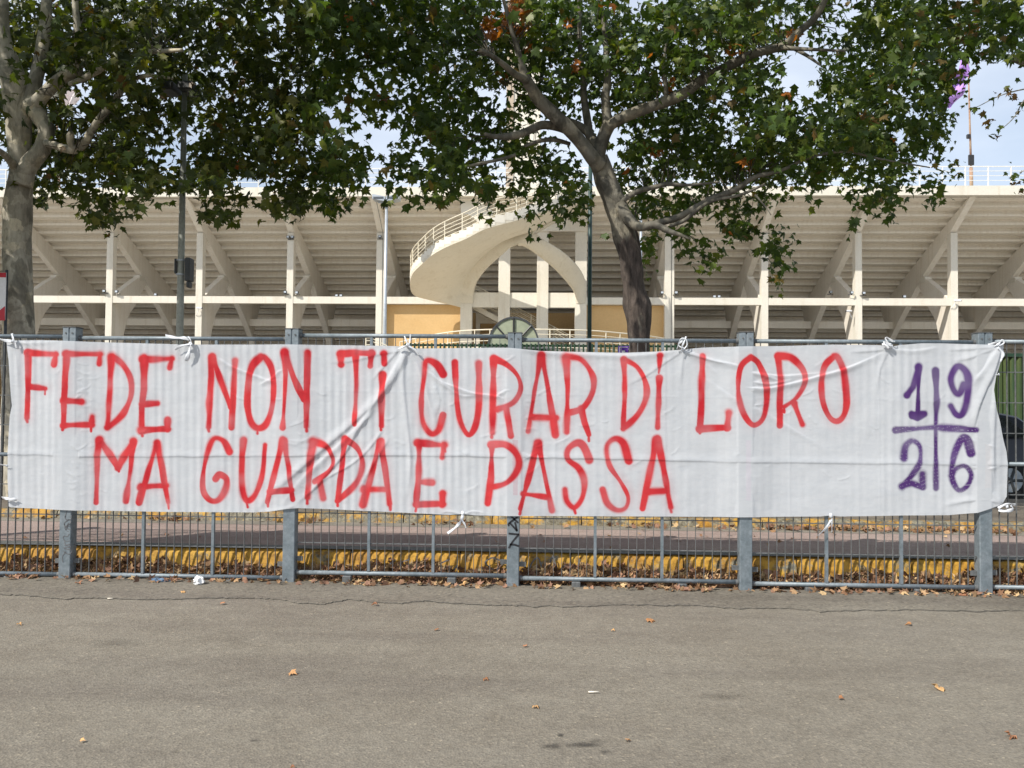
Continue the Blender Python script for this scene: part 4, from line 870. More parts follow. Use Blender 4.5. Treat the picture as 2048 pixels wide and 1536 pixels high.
def drips(strokes):
    out = []
    for q, s_ in enumerate(strokes):
        e = max(s_, key=lambda p: p[1])
        if q % 3 == 0: out.append([(e[0]+random.uniform(-2, 2), e[1]), (e[0]+random.uniform(-2, 2), e[1]+random.uniform(7, 14))])
    return out
def paint(strokes, r0, soft, halo):
    al = np.zeros_like(xx); ha = np.zeros_like(xx)
    for q, s_ in enumerate(strokes):
        s_ = [tuple(p) for p in cat(s_, 5)] if len(s_) > 4 else s_
        n = len(s_)-1
        for i in range(n):
            sr, sc = window(s_[i], s_[i+1], 26); X, Y_ = xx[sr, sc], yy[sr, sc]
            d, _, t = seg_dist(X, Y_, s_[i], s_[i+1]); s2 = (i+t)/n
            r_ = r0*(.88+.16*np.sin(q*2.1+s2*4.0)+.55*(nz2[sr, sc]-.5)+.3*np.exp(-(s2/.12)**2)); top = np.clip((s_[0][1]-Y_+14)/20, 0, 1)
            sf = soft*(.5+1.9*smooth_noise(X, Y_, 45, 9)**2+.8*np.clip((s_[0][1]+25-Y_)/40, 0, 1))
            al[sr, sc] = np.maximum(al[sr, sc], np.clip(1-(d-r_*.78)/sf, 0, 1)**1.4)
            ha[sr, sc] = np.maximum(ha[sr, sc], halo*(.3+1.5*smooth_noise(X, Y_, 70, 10)**2)*np.exp(-(d/14)**2))
    return np.clip(1-(1-al*(.80+.2*np.clip(1.6*smooth_noise(xx, yy, 24, 12), 0, 1)))*(1-ha), 0, 1)
ar = paint(red, 6.9, 2.9, .14); ar = np.maximum(ar, paint(drips(red), 3.0, 1.6, 0)); ap = paint(pur, 6.5, 3.2, .12)
base = np.ones(xx.shape+(3,))*np.array([.705, .727, .755])
base *= (1-.03*nz4[..., None])
for (x0, y0, x1, y1), c in (((1491, 880, 1501, 1000), (.72, .70, .75)), ((1026, 880, 1036, 990), (.68, .58, .62)), ((1968, 888, 1980, 975), (.72, .72, .74))):   # strips of packing tape
    k = (xx > x0+2*(nz3-.5)) & (xx < x1) & (yy > y0) & (yy < y1); base[k] = c
scr = (ap > .1) & (yy > 840) & (np.abs(np.sin(xx*.13+yy*.42+5*nz2)) > .997); 
rc, rd = np.array([.76, .060, .066]), np.array([.62, .026, .038]); pc, pd = np.array([.12, .055, .225]), np.array([.09, .034, .17])
rm_ = np.clip(smooth_noise(xx, yy, 34, 20)*1.2-.1, 0, 1)[..., None]
col = base*(1-ar[..., None])+(rc*(1-rm_)+rd*rm_)*ar[..., None]
ap2 = np.where(scr, ap*.55, ap)[..., None]; col = col*(1-ap2)+(pc*(1-rm_)+pd*rm_)*ap2
# --- mesh
disp = disp+.024*post; disp = np.where(hard > 0, np.maximum(disp, .0265*hard), disp); disp = np.maximum(disp, -.010)
Yb = FY-.0355-disp
Dx = _f[0]+_r[0]*((xx-1024)/FPX)-_u[0]*((yy-768)/FPX); Dy = _f[1]+_r[1]*((xx-1024)/FPX)-_u[1]*((yy-768)/FPX); Dz = _f[2]+_r[2]*((xx-1024)/FPX)-_u[2]*((yy-768)/FPX)
T0 = (FY-.04)/Dy                         # cloth outline measured on its mean plane, relief is true depth
V = np.stack([Dx*T0, Yb, CAMZ+Dz*T0], -1).reshape(-1, 3)
org = Vector((0, FY-.05, 1.3)); V = V-np.array(org)
me = bpy.data.meshes.new('cloth'); nvt = NU*NV; me.vertices.add(nvt); me.vertices.foreach_set('co', V.astype(np.float32).ravel())
ii, jj = np.meshgrid(np.arange(NU-1), np.arange(NV-1)); a = (jj*NU+ii).ravel(); F = np.stack([a, a+NU, a+NU+1, a+1], -1)
me.loops.add(F.size); me.loops.foreach_set('vertex_index', F.ravel().astype(np.int32)); me.polygons.add(len(F)); me.polygons.foreach_set('loop_start', (np.arange(len(F))*4).astype(np.int32)); me.polygons.foreach_set('loop_total', np.full(len(F), 4, np.int32))
me.update(calc_edges=True); me.polygons.foreach_set('use_smooth', np.ones(len(F), bool))
at_ = me.color_attributes.new('Col', 'FLOAT_COLOR', 'POINT'); cc = np.ones((nvt, 4), np.float32); cc[:, :3] = col.reshape(-1, 3); at_.data.foreach_set('color', cc.ravel())
me.materials.append(M('cloth'))
ban = bpy.data.objects.new('banner', me); COL.objects.link(ban); ban.location = org; ORIG[ban] = org
tag(ban, 'long white cloth banner tied to the fence, hand sprayed in red and purple letters', 'banner')
del V, F, cc

def white_me(m, name, parent):
    o = m.build(name, M('clothplain'), parent, True); return o
MAT['clothplain'] = mottled('plain_cloth', (.62, .64, .67), (.68, .70, .73), 12, .85, 0, 80, .25, .003, .06, .25)
def tie(strips, knot, parent=ban):
    m = MB()
    for pts, w in strips:
        C_ = cat([(x, y, dy) for x, y, dy in pts], 5); P = [at(c[0], c[1], FY-.05-c[2]/1000) for c in C_]; w = w*FY/FPX
        rows = []; ph = random.uniform(0, 6); w *= .82
        for i, p in enumerate(P):
            d = P[min(i+1, len(P)-1)]-P[max(i-1, 0)]; d.normalize(); n = d.cross(Vector((0, -1, 0)));
            if n.length < .05: n = Vector((1, 0, 0))
            n.normalize(); tw_ = .9*math.sin(ph+i*.35); n = (n*math.cos(tw_)+Vector((0, -1, 0))*math.sin(tw_)*.8); ww = w*(.55+.45*abs(math.sin(i*.5+ph)))
            rows.append([p-n*ww/2, p-n*ww*.2+Vector((0, -.004, .001)), p+n*ww*.2+Vector((0, .003, 0)), p+n*ww/2])
        m.loft(rows)
    kx, ky, kr = knot
    if kr:
        c = at(kx, ky, FY-.06); nS, nR = 10, 7; rows = []
        for j in range(nR+1):
            th_ = math.pi*j/nR; rows.append([])
            for i in range(nS+1):
                ph = 2*math.pi*(i % nS)/nS; r_ = .72*kr*FY/FPX*(1+.35*mnoise.noise(Vector((math.cos(ph)*2, math.sin(ph)*2, th_*2+kx))))
                rows[-1].append(c+Vector((math.sin(th_)*math.cos(ph)*r_, math.sin(th_)*math.sin(ph)*r_*.8, math.cos(th_)*r_*1.2)))
        m.loft(rows)
    o = white_me(m, 'tie', parent); sm = o.modifiers.new('t', 'SOLIDIFY'); sm.thickness = .0012
tie([([(24, 667, 10), (26, 676, 22), (30, 684, 26), (34, 698, 10)], 7), ([(-14, 672, 10), (5, 680, 18), (24, 682, 24)], 8)], (26, 683, 4.5))
tie([([(331, 671, 5), (350, 675, 15), (368, 676, 22), (378, 681, 26)], 9), ([(376, 673, 16), (381, 680, 26), (384, 690, 26)], 6), ([(380, 688, 26), (378, 705, 24), (372, 722, 12)], 12), ([(380, 688, 26), (362, 692, 20), (350, 700, 10)], 7)], (381, 687, 4.5))
tie([([(809, 672, 8), (813, 682, 22), (817, 692, 30)], 5), ([(821, 669, 8), (820, 680, 22), (817, 692, 30)], 5), ([(817, 690, 28), (806, 694, 28), (796, 698, 20)], 6), ([(818, 692, 30), (830, 700, 24), (838, 712, 12)], 7)], (816, 691, 6))
tie([([(1372, 673, 10), (1369, 682, 25), (1364, 694, 30), (1362, 706, 20)], 5), ([(1366, 697, 28), (1357, 690, 25), (1362, 678, 22), (1372, 678, 22), (1374, 690, 24), (1368, 698, 28)], 4), ([(1354, 699, 10), (1358, 688, 22), (1365, 681, 24)], 5)], (1366, 698, 4))
tie([([(1778, 697, 26), (1770, 690, 22), (1764, 689, 12)], 7), ([(1782, 694, 26), (1772, 680, 24), (1774, 675, 22), (1785, 682, 22), (1790, 683, 10)], 5), ([(1778, 692, 20), (1768, 684, 15), (1782, 690, 24)], 8)], (1782, 693, 5))
tie([([(1988, 694, 20), (1996, 688, 24), (2004, 680, 20), (2008, 686, 18), (1998, 691, 22)], 5), ([(1996, 694, 22), (2003, 704, 22), (2002, 716, 15), (1995, 722, 8)], 14), ([(1976, 689, 8), (1990, 686, 18), (2000, 683, 22)], 6)], (1997, 689, 5))
tie([([(1986, 753, 8), (1994, 750, 16), (1999, 748, 12)], 6)], (0, 0, 0))
tie([([(925, 1022, 8), (925, 1034, 18), (921, 1044, 22), (912, 1054, 20), (895, 1067, 10)], 9), ([(924, 1040, 18), (930, 1050, 14), (932, 1056, 8)], 6)], (926, 1027, 4.5))
tie([([(1664, 1034, 10), (1664, 1048, 16), (1664, 1066, 8)], 4), ([(1662, 1040, 12), (1652, 1056, 16), (1636, 1072, 8)], 6), ([(1660, 1050, 12), (1648, 1062, 10)], 4)], (1662, 1031, 5))
tie([([(1996, 1016, 10), (2008, 1010, 18), (2022, 1008, 20), (2031, 1010, 12)], 7), ([(1997, 1020, 10), (2010, 1022, 18), (2026, 1019, 14), (2022, 1010, 10)], 9)], (2014, 1013, 4))
tie([([(-20, 926, 8), (0, 929, 12), (16, 932, 8)], 7)], (0, 0, 0))
tie([([(4, 995, 8), (14, 997, 14), (24, 998, 16), (34, 1000, 8)], 8)], (0, 0, 0))

# ------------------------------------------------------------------ leaves
TIP = [(-125, .62), (-100, .50), (-72, .92), (-48, .48), (-34, .74), (-22, .55), (0, 1.12), (22, .55), (34, .74), (48, .48), (72, .92), (100, .50), (125, .62)]
LV = [(0, .28, .0), (0, -.05, -.02)]
for a, r2 in TIP: LV.append((math.sin(R(a))*r2, .28+math.cos(R(a))*r2, -.10*r2*r2+(.05 if r2 < .6 else 0)))
LV = np.array(LV); LV[:, 1] -= .28
LF = [(0, i, i+1) for i in range(2, len(LV)-1)]+[(0, 1, 2), (0, len(LV)-1, 1)]
LF = np.array(LF)
S5 = [(-110, .6), (-80, .45), (-58, .95), (-28, .5), (0, 1.12), (28, .5), (58, .95), (80, .45), (110, .6)]
LV2 = np.array([(0, 0, 0), (0, -.33, -.02)]+[(math.sin(R(a))*r2, math.cos(R(a))*r2, -.1*r2*r2) for a, r2 in S5])
LF2 = np.array([(0, i, i+1) for i in range(2, len(LV2)-1)]+[(0, 1, 2), (0, len(LV2)-1, 1)])
def bake_leaves(name, P, size, tip, nrm, colr, mat, parent=None, lod=False, curl=None):
    """one mesh of many leaves; P centre, tip direction, nrm normal (arrays)"""
    lv, lf = (LV2, LF2) if lod else (LV, LF)
    n = len(P); tip = tip/np.linalg.norm(tip, axis=1, keepdims=True); nrm = nrm-tip*np.sum(nrm*tip, 1, keepdims=True); nrm /= np.linalg.norm(nrm, axis=1, keepdims=True)+1e-9
    sd_ = np.cross(tip, nrm); cu = np.ones(n) if curl is None else curl
    fold = rng.uniform(-.1, .5, n)
    z = lv[None, :, 2]*cu[:, None]*1.6+np.abs(lv[None, :, 0])*fold[:, None]
    v = (P[:, None]+size[:, None, None]*(sd_[:, None]*lv[None, :, 0, None]+tip[:, None]*lv[None, :, 1, None]+nrm[:, None]*z[..., None]))
    k = lv.shape[0]; v = v.reshape(-1, 3); o = np.array(ORIG.get(parent, (0, 0, 0))); v = v-o
    f = (lf[None]+(np.arange(n)*k)[:, None, None]).reshape(-1, 3)
    me = bpy.data.meshes.new(name); me.vertices.add(len(v)); me.vertices.foreach_set('co', v.astype(np.float32).ravel())
    me.loops.add(f.size); me.loops.foreach_set('vertex_index', f.ravel().astype(np.int32)); me.polygons.add(len(f)); me.polygons.foreach_set('loop_start', (np.arange(len(f))*3).astype(np.int32)); me.polygons.foreach_set('loop_total', np.full(len(f), 3, np.int32))
    me.update(calc_edges=True)
    ca_ = me.color_attributes.new('Col', 'FLOAT_COLOR', 'POINT'); cc = np.ones((len(v), 4), np.float32); cc[:, :3] = np.repeat(colr, k, 0); ca_.data.foreach_set('color', cc.ravel())
    me.materials.append(mat); return link_mesh(name, me, parent)

# ------------------------------------------------------------------ trees
t1 = thing('plane_tree', 'large grey-barked plane tree with dark crown at the left edge', 'tree', (at(38, 900, 10.6).x, 10.6, far_z), 'plane trees along the street')
t2 = thing('plane_tree', 'leaning plane tree with rough dark lower trunk right of the staircase', 'tree', (at(1277, 900, 10.6).x, 10.6, far_z), 'plane trees along the street')
t3 = thing('plane_tree', 'plane tree beyond the right picture edge, only its outer twigs showing', 'tree', (at(1277, 900, 10.6).x+8.0, 10.6, far_z), 'plane trees along the street')
EXPOSED = []
def limb(name, tree, pts, mat, n=10, jit=.10, exposed=True, y=None):
    """pts: (px, py, Y, width px)"""
    Q = cat(pts, 5); P = [at(q[0], q[1], q[2]) for q in Q]; rad = [max(.004, q[3]/2*q[2]/FPX) for q in Q]
    m = MB(); m.tube(P, rad, n, True, jit); m.build(name, mat, tree, True)
    if exposed:
        for q in Q:
          if q[3] > 8.5: EXPOSED.append((q[0], q[1], q[2], q[3]/2))
def lim(name, tree, pts, Ya, Yb, mat, **k):
    n = len(pts)-1; limb(name, tree, [(p[0], p[1], Ya+(Yb-Ya)*i/n, p[2]) for i, p in enumerate(pts)], mat, **k)
B3 = M('bark_mid'); B1 = M('bark'); B2 = M('bark_rough')
lim('trunk', t1, [(42, 1015, 92), (40, 985, 72), (39, 900, 64), (38, 760, 62), (37, 670, 60), (36, 600, 56), (35, 540, 54), (33, 480, 52), (35, 430, 51), (38, 390, 50), (43, 350, 46)], 10.6, 10.6, B1, n=22, jit=.12)
lim('limb', t1, [(40, 372, 44), (40, 330, 40), (38, 290, 42), (38, 240, 48), (32, 195, 52), (24, 150, 50), (15, 110, 38), (5, 60, 30), (0, -40, 26), (-10, -160, 18)], 10.6, 10.3, B1, n=18, jit=.15)
lim('limb', t1, [(46, 372, 36), (56, 335, 36), (80, 303, 35), (92, 275, 33), (92, 255, 32), (78, 232, 34), (60, 205, 38)], 10.5, 10.5, B1, n=16, jit=.15)
lim('branch', t1, [(58, 220, 36), (78, 200, 28), (100, 178, 26), (120, 160, 25), (140, 147, 24), (155, 137, 22)], 10.5, 10.2, B1, n=14)
lim('branch', t1, [(154, 150, 20), (158, 125, 17), (157, 95, 15), (155, 60, 14), (150, 0, 12), (150, -80, 10)], 10.2, 10.0, B1)
lim('branch', t1, [(140, 168, 10), (165, 158, 13), (190, 145, 14), (215, 130, 14), (245, 115, 12), (290, 105, 11), (330, 102, 9), (365, 100, 6)], 10.2, 9.6, B1)
lim('branch', t1, [(92, 285, 16), (110, 291, 16), (130, 297, 17), (150, 299, 17), (170, 286, 16), (183, 262, 15), (205, 230, 14), (230, 200, 13), (246, 176, 12), (268, 158, 10), (300, 151, 8), (345, 157, 5)], 10.4, 9.7, B1)
lim('branch', t1, [(150, 298, 10), (142, 288, 13), (141, 272, 15), (143, 264, 8)], 10.1, 10.0, B1)
lim('limb', t1, [(58, 210, 36), (68, 170, 30), (78, 130, 26), (86, 80, 24), (92, 30, 21), (95, -60, 18), (105, -180, 12)], 10.5, 10.8, B1, n=14)
lim('branch', t1, [(36, 345, 18), (20, 322, 15), (0, 303, 13), (-40, 285, 11), (-120, 240, 7)], 10.6, 9.5, B1)
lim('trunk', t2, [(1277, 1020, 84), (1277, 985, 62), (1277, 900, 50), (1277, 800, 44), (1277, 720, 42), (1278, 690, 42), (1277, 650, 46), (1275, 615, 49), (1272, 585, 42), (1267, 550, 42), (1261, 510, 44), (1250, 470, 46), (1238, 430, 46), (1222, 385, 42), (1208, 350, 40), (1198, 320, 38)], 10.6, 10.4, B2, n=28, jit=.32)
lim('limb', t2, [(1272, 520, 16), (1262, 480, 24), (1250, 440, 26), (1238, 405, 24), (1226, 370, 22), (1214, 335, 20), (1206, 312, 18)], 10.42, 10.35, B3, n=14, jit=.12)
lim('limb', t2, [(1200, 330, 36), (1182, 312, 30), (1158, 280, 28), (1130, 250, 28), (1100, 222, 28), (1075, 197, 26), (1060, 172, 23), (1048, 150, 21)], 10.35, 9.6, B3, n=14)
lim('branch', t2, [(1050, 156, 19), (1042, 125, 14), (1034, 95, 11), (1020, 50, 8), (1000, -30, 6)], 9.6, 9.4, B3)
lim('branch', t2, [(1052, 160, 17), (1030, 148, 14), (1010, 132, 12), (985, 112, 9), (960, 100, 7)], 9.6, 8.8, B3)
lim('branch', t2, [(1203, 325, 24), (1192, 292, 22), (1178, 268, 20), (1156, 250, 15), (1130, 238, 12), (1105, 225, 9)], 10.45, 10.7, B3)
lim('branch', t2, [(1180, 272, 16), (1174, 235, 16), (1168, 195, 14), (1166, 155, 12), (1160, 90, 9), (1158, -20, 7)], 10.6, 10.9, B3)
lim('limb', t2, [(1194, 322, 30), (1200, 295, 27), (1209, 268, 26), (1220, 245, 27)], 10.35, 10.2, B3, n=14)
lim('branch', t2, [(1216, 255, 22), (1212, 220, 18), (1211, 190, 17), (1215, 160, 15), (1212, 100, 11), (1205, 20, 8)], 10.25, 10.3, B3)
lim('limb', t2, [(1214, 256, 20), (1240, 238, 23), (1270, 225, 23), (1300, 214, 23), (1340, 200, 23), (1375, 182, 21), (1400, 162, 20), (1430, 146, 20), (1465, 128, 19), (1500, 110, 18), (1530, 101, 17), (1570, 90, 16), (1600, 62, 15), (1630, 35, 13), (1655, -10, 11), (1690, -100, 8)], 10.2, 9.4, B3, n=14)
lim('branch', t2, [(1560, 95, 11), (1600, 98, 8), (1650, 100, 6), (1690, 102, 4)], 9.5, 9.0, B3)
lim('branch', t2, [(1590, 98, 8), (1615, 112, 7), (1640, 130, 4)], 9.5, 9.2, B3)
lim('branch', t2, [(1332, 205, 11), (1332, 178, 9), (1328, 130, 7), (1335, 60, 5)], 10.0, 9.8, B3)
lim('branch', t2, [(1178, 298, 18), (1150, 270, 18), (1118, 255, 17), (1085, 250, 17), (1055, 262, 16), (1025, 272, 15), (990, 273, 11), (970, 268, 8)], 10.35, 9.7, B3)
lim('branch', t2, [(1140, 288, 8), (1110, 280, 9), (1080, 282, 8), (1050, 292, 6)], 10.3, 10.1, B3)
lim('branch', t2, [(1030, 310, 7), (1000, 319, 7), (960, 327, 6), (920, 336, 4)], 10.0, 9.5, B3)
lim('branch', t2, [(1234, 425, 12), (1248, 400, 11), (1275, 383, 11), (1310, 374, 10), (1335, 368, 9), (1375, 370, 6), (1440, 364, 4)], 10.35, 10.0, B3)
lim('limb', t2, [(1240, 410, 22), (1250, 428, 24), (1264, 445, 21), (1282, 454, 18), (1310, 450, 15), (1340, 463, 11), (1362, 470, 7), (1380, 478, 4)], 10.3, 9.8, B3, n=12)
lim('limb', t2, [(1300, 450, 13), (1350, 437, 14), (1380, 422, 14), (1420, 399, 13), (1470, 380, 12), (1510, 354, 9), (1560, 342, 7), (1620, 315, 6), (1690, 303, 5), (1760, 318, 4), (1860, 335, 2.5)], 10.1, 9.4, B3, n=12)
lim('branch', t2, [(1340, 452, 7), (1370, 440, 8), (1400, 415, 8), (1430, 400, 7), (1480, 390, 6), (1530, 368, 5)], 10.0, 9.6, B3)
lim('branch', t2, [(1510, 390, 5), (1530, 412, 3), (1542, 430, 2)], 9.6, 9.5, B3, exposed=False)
x3 = t3.location.x
m = MB(); m.tube([(x3, 10.6, far_z), (x3, 10.6, 1.2), (x3+.05, 10.6, 2.6), (x3-.1, 10.5, 4.2)], [.3, .22, .2, .19], 18, True, .12); m.build('trunk', B1, t3, True)
for dx, dy, dz in ((-2.6, -.8, 3.2), (2.2, .6, 3.4), (-.6, 1.8, 3.6), (.5, -1.5, 3.8), (-3.4, -.2, 1.9)):
    m = MB(); b0 = Vector((x3-.1, 10.5, 4.0)); m.tube([b0, b0+Vector((dx*.35, dy*.35, dz*.5)), b0+Vector((dx, dy, dz))], [.13, .09, .04], 10, True, .1); m.build('limb', B1, t3, True)
lim('branch', t3, [(2200, 120, 8), (2110, 170, 4), (2050, 178, 3), (2010, 188, 2.2), (1985, 198, 2), (1962, 210, 1.6), (1953, 214, 1.2)], 9.8, 9.4, B1, n=6, exposed=False)
lim('branch', t3, [(2120, 140, 5), (2060, 190, 3), (2045, 205, 2.4), (2030, 232, 2), (2015, 248, 1.6), (2005, 256, 1.2)], 9.8, 9.5, B1, n=6, exposed=False)
lim('branch', t3, [(2160, 320, 4), (2080, 330, 3), (2040, 345, 2)], 9.8, 9.5, B1, n=6, exposed=False)

GRID = [l.replace(' ', '') for l in '''
8888888888888886 5788888888888887 8888888888888887 8778648788888888
8688888888888888 7488888888888888 8888888888888888 7586568888888888
8788888888887888 8888888878888888 8888888888888887 7835778888888788
8888788888886888 7888888888888887 7888888888886776 6226888888877677
8858888868876888 8788888768888887 6788888885886876 7216888888888513
8868428888888858 8868877777688876 6888788885887887 7517888887882043
8888338875886888 6888657888878787 7866678888888887 8757888886871214
8888888888586888 8888331678888888 6435454688888568 8888888877830123
5888868878637888 8878661635888788 4522334478888688 7888888858820220
5888888884137888 8885787556587678 8863113888888888 8888788876420000
2868888864358886 7788887255688563 4887326778788888 8658776573363001
1877656788788871 1588886063676665 5777505877666767 6745376726440026
0074658754102676 5786863053442163 3865502487567667 6150055612500001
0000268640001670 3420450000000050 2626510577645766 3010035500000000
0000054300000010 0000000000000000 0501200065560674 4200043000000000
0000000000000000 0000000000000000 0000000053253404 7500000000000000
0000000000000000 0000000000000000 0000000051055100 4600000000000000
0000000000000000 0000000000000000 0000000030000000 5000000000000000'''.strip().split('\n')]
G = np.array([[int(c) for c in r2] for r2 in GRID], float); assert G.shape == (18, 64), G.shape
def dens(px, py):
    i, j = np.clip((py/32).astype(int), 0, 17), np.clip((px/32).astype(int), 0, 63); return G[i, j]
for y_ in range(170, 560, 12): EXPOSED.append((360, y_, 11.5, 7.5))
EX = np.array(EXPOSED)
def limb_behind(px, py, Y):
    """push leaves that would cover an open stretch of limb behind it"""
    out = Y.copy(); drop = np.zeros(len(px), bool)
    for k in range(0, len(px), 400):
        s_ = slice(k, k+400); d = np.hypot(px[s_, None]-EX[None, :, 0], py[s_, None]-EX[None, :, 1]); near = d < EX[None, :, 3]+17
        hit = near.any(1); yl = np.where(near, EX[None, :, 2], 0).max(1)
        wl = np.where(near, EX[None, :, 3], 0).max(1); hid = ((py[s_] < 150) & (px[s_] > 600) & (px[s_] < 1380)) | ((py[s_] < 140) & (px[s_] > 110) & (px[s_] < 600))
        keep = rng.random(hit.shape) < np.where(hid, .75, np.where(wl < 7, .45, .12))
        out[s_] = np.where(hit & ~keep, np.maximum(Y[s_], yl+rng.uniform(.3, 2.2, hit.shape)), Y[s_])
    return out
ray = lambda px, py: np.stack([_f[i]+_r[i]*((px-1024)/FPX)-_u[i]*((py-768)/FPX) for i in range(3)], -1)
cl_px, cl_py, cl_tree = [], [], []
for i in range(18):
    for j in range(64):
        d = G[i, j]
        if d == 0: continue
        cov = min(.985, d/8.15); nl = -math.log(1-cov)*1024/215*2.4
        nl *= 1.3 if i > 9 else 1.0
        nc = rng.poisson(nl/5)
        for _ in range(nc): cl_px.append((j+rng.random())*32); cl_py.append((i+rng.random())*32)
cl_px, cl_py = np.array(cl_px), np.array(cl_py)
# sprays the photograph shows one by one
extra = [(1707, 455), (1712, 440), (1912, 335), (1925, 348), (1905, 352), (1955, 216), (1985, 200), (2010, 182), (2030, 190), (2000, 258), (1982, 250), (1985, 262), (1990, 275), (2035, 232), (2015, 352), (2030, 358), (2045, 350), (1860, 390), (1618, 410), (1618, 395), (1730, 420), (1400, 545), (1560, 555), (1566, 540), (782, 395), (778, 360), (782, 340), (822, 385), (1212, 470)]
ne = len(extra)
cY = 8.2+3.8*smooth_noise(cl_px, cl_py, 130, 31)+rng.uniform(-.5, 2.6, len(cl_px))
cY += np.clip((cl_py-250)/300, 0, 1)*.3
n_in = rng.integers(3, 8, len(cl_px))
k = np.repeat(np.arange(len(cl_px)), n_in)
lx = cl_px[k]+rng.normal(0, 13, len(k)); ly = cl_py[k]+rng.normal(0, 12, len(k)); lY = cY[k]+rng.normal(0, .18, len(k)); cid = k
hole = np.zeros(len(lx), bool)
for hx, hy, hr in ((1926, 132, 19), (1908, 213, 12), (141, 195, 15), (1590, 150, 20), (1600, 75, 8), (566, 35, 14), (1012, 185, 16), (770, 235, 18), (755, 290, 22)): hole |= (np.hypot(lx-hx, ly-hy) < hr) & (rng.random(len(lx)) < .85)
ok = (dens(lx, ly) > 0) | (rng.random(len(lx)) < .12); ok &= ~hole; ok &= ~((dens(lx, ly) <= 3) & (rng.random(len(lx)) < .35))
lx, ly, lY, cid = lx[ok], ly[ok], lY[ok], cid[ok]
ex_x = np.concatenate([[e[0]+rng.normal(0, 5) for _ in range(2)] for e in extra]); ex_y = np.concatenate([[e[1]+rng.normal(0, 6) for _ in range(2)] for e in extra])
lx = np.concatenate([lx, ex_x]); ly = np.concatenate([ly, ex_y]); lY = np.concatenate([lY, np.full(len(ex_x), 9.4)]); cid = np.concatenate([cid, np.repeat(np.arange(ne)+90000, 2)])
lY = limb_behind(lx, ly, lY)
r3 = ray(lx, ly); Pin = r3*(lY/r3[:, 1])[:, None]+CP
tr_in = np.where(lx > 1895, 2, np.where((lx < 545+90*smooth_noise(lx, ly, 60, 40)) | ((lx < 745) & (ly > 245+(lx-560)*.15)), 0, 1))
# crowns above the frame
Pout, tr_out = [], []
for ti, (tt, nC) in enumerate(((t1, 680), (t2, 300), (t3, 420))):
    c0 = Vector((tt.location.x+(-.4 if ti == 1 else 0), 10.4, 7.4))
    cnt = 0
    while cnt < nC:
        v = rng.normal(0, 1, 3); v /= np.linalg.norm(v); rr_ = rng.uniform(.35, 1)**.5; p = np.array(c0)+v*rr_*np.array([5.4, 4.1, 4.4])
        if p[2] < 3.2 or p[1] < 6.6: continue
        x_, y_ = proj(p)
        if -60 < x_ < 2110 and y_ > -25: continue
        cnt += 1; m_ = rng.integers(12, 22); q = p+rng.normal(0, .26, (m_, 3)); 
        xq = np.array([proj(a_) for a_ in q]); q = q[~((xq[:, 0] > -30) & (xq[:, 0] < 2080) & (xq[:, 1] > -12))]
        Pout.append(q); tr_out += [ti]*len(q)
Pout = np.concatenate(Pout); tr_out = np.array(tr_out)
def leaf_frames(n, seed_ids=None):
    base_t = np.stack([rng.normal(0, .55, n), rng.normal(-.15, .45, n), rng.uniform(-1.1, .1, n)], -1)
    base_n = np.stack([rng.normal(-.1, .55, n), rng.normal(-.35, .6, n), rng.uniform(.1, 1.1, n)], -1)
    return base_t, base_n
def leaf_cols(n, x=None, y=None, cids=None):
    h = rng.random(n)
    if cids is not None: cr2 = np.random.default_rng(5).random(100000); h = .55*cr2[cids % 100000]+.45*h
    dark, midc, yel = np.array([.032, .062, .014]), np.array([.078, .128, .022]), np.array([.21, .235, .03])
    c = np.where(h[:, None] < .5, dark+(midc-dark)*(h[:, None]/.5), midc+(yel-midc)*((h[:, None]-.5)/.5)**1.6)
    c *= rng.uniform(.8, 1.2, (n, 1))
    r4 = rng.random(n); og = np.array([.42, .13, .025]); br = np.array([.17, .12, .035])
    c[r4 < .0015] = og; c[(r4 > .006) & (r4 < .022)] = br
    if x is not None:
        for ox, oy, rad, p in ((985, 55, 26, .8), (1030, 40, 30, .8), (1035, 15, 20, .8), (1585, 75, 16, .7), (1470, 105, 18, .6), (1335, 165, 16, .6), (1140, 45, 12, .7), (1215, 10, 14, .5), (1410, 450, 10, .9), (1575, 170, 12, .8), (1575, 185, 10, .8), (1160, 130, 14, .4), (1930, 60, 25, .5), (1925, 140, 20, .5), (1495, 330, 14, .5), (1618, 268, 12, .6), (765, 190, 12, .6), (1310, 305, 12, .6), (1000, 150, 14, .5), (2020, 355, 24, .8), (2030, 205, 40, .5), (1735, 235, 22, .3)):
            k = (np.hypot(x-ox, y-oy) < rad) & (rng.random(n) < p); c[k] = np.array([.50, .17, .03])*rng.uniform(.5, 1.1, (k.sum(), 1)) if ox < 1600 else np.array([.24, .14, .05])*rng.uniform(.7, 1.2, (k.sum(), 1))
    return c
tip_i, nrm_i = leaf_frames(len(Pin)); col_i = leaf_cols(len(Pin), lx, ly, cid)
kb = (lx > 1950) & (ly > 120) & (rng.random(len(lx)) < .55); col_i[kb] = np.array([.17, .10, .045])*rng.uniform(.7, 1.2, (kb.sum(), 1))
olive_shade = np.where(lx < 620, 1, 0)[:, None]*np.array([-.08, -.24, -.2])+1; col_i = col_i*olive_shade; siz_i = rng.triangular(.042, .068, .125, len(Pin))*np.where((lx > 1895) & (ly > 150), .72, 1.0)*np.interp(lx, [500, 800, 1200], [1.08, 1.12, .95])  # olive tint and canopy shade both painted into the left leaves' colour
tip_o, nrm_o = leaf_frames(len(Pout)); col_o = leaf_cols(len(Pout)); siz_o = rng.uniform(.11, .17, len(Pout))
rough_i = np.random.default_rng(77)
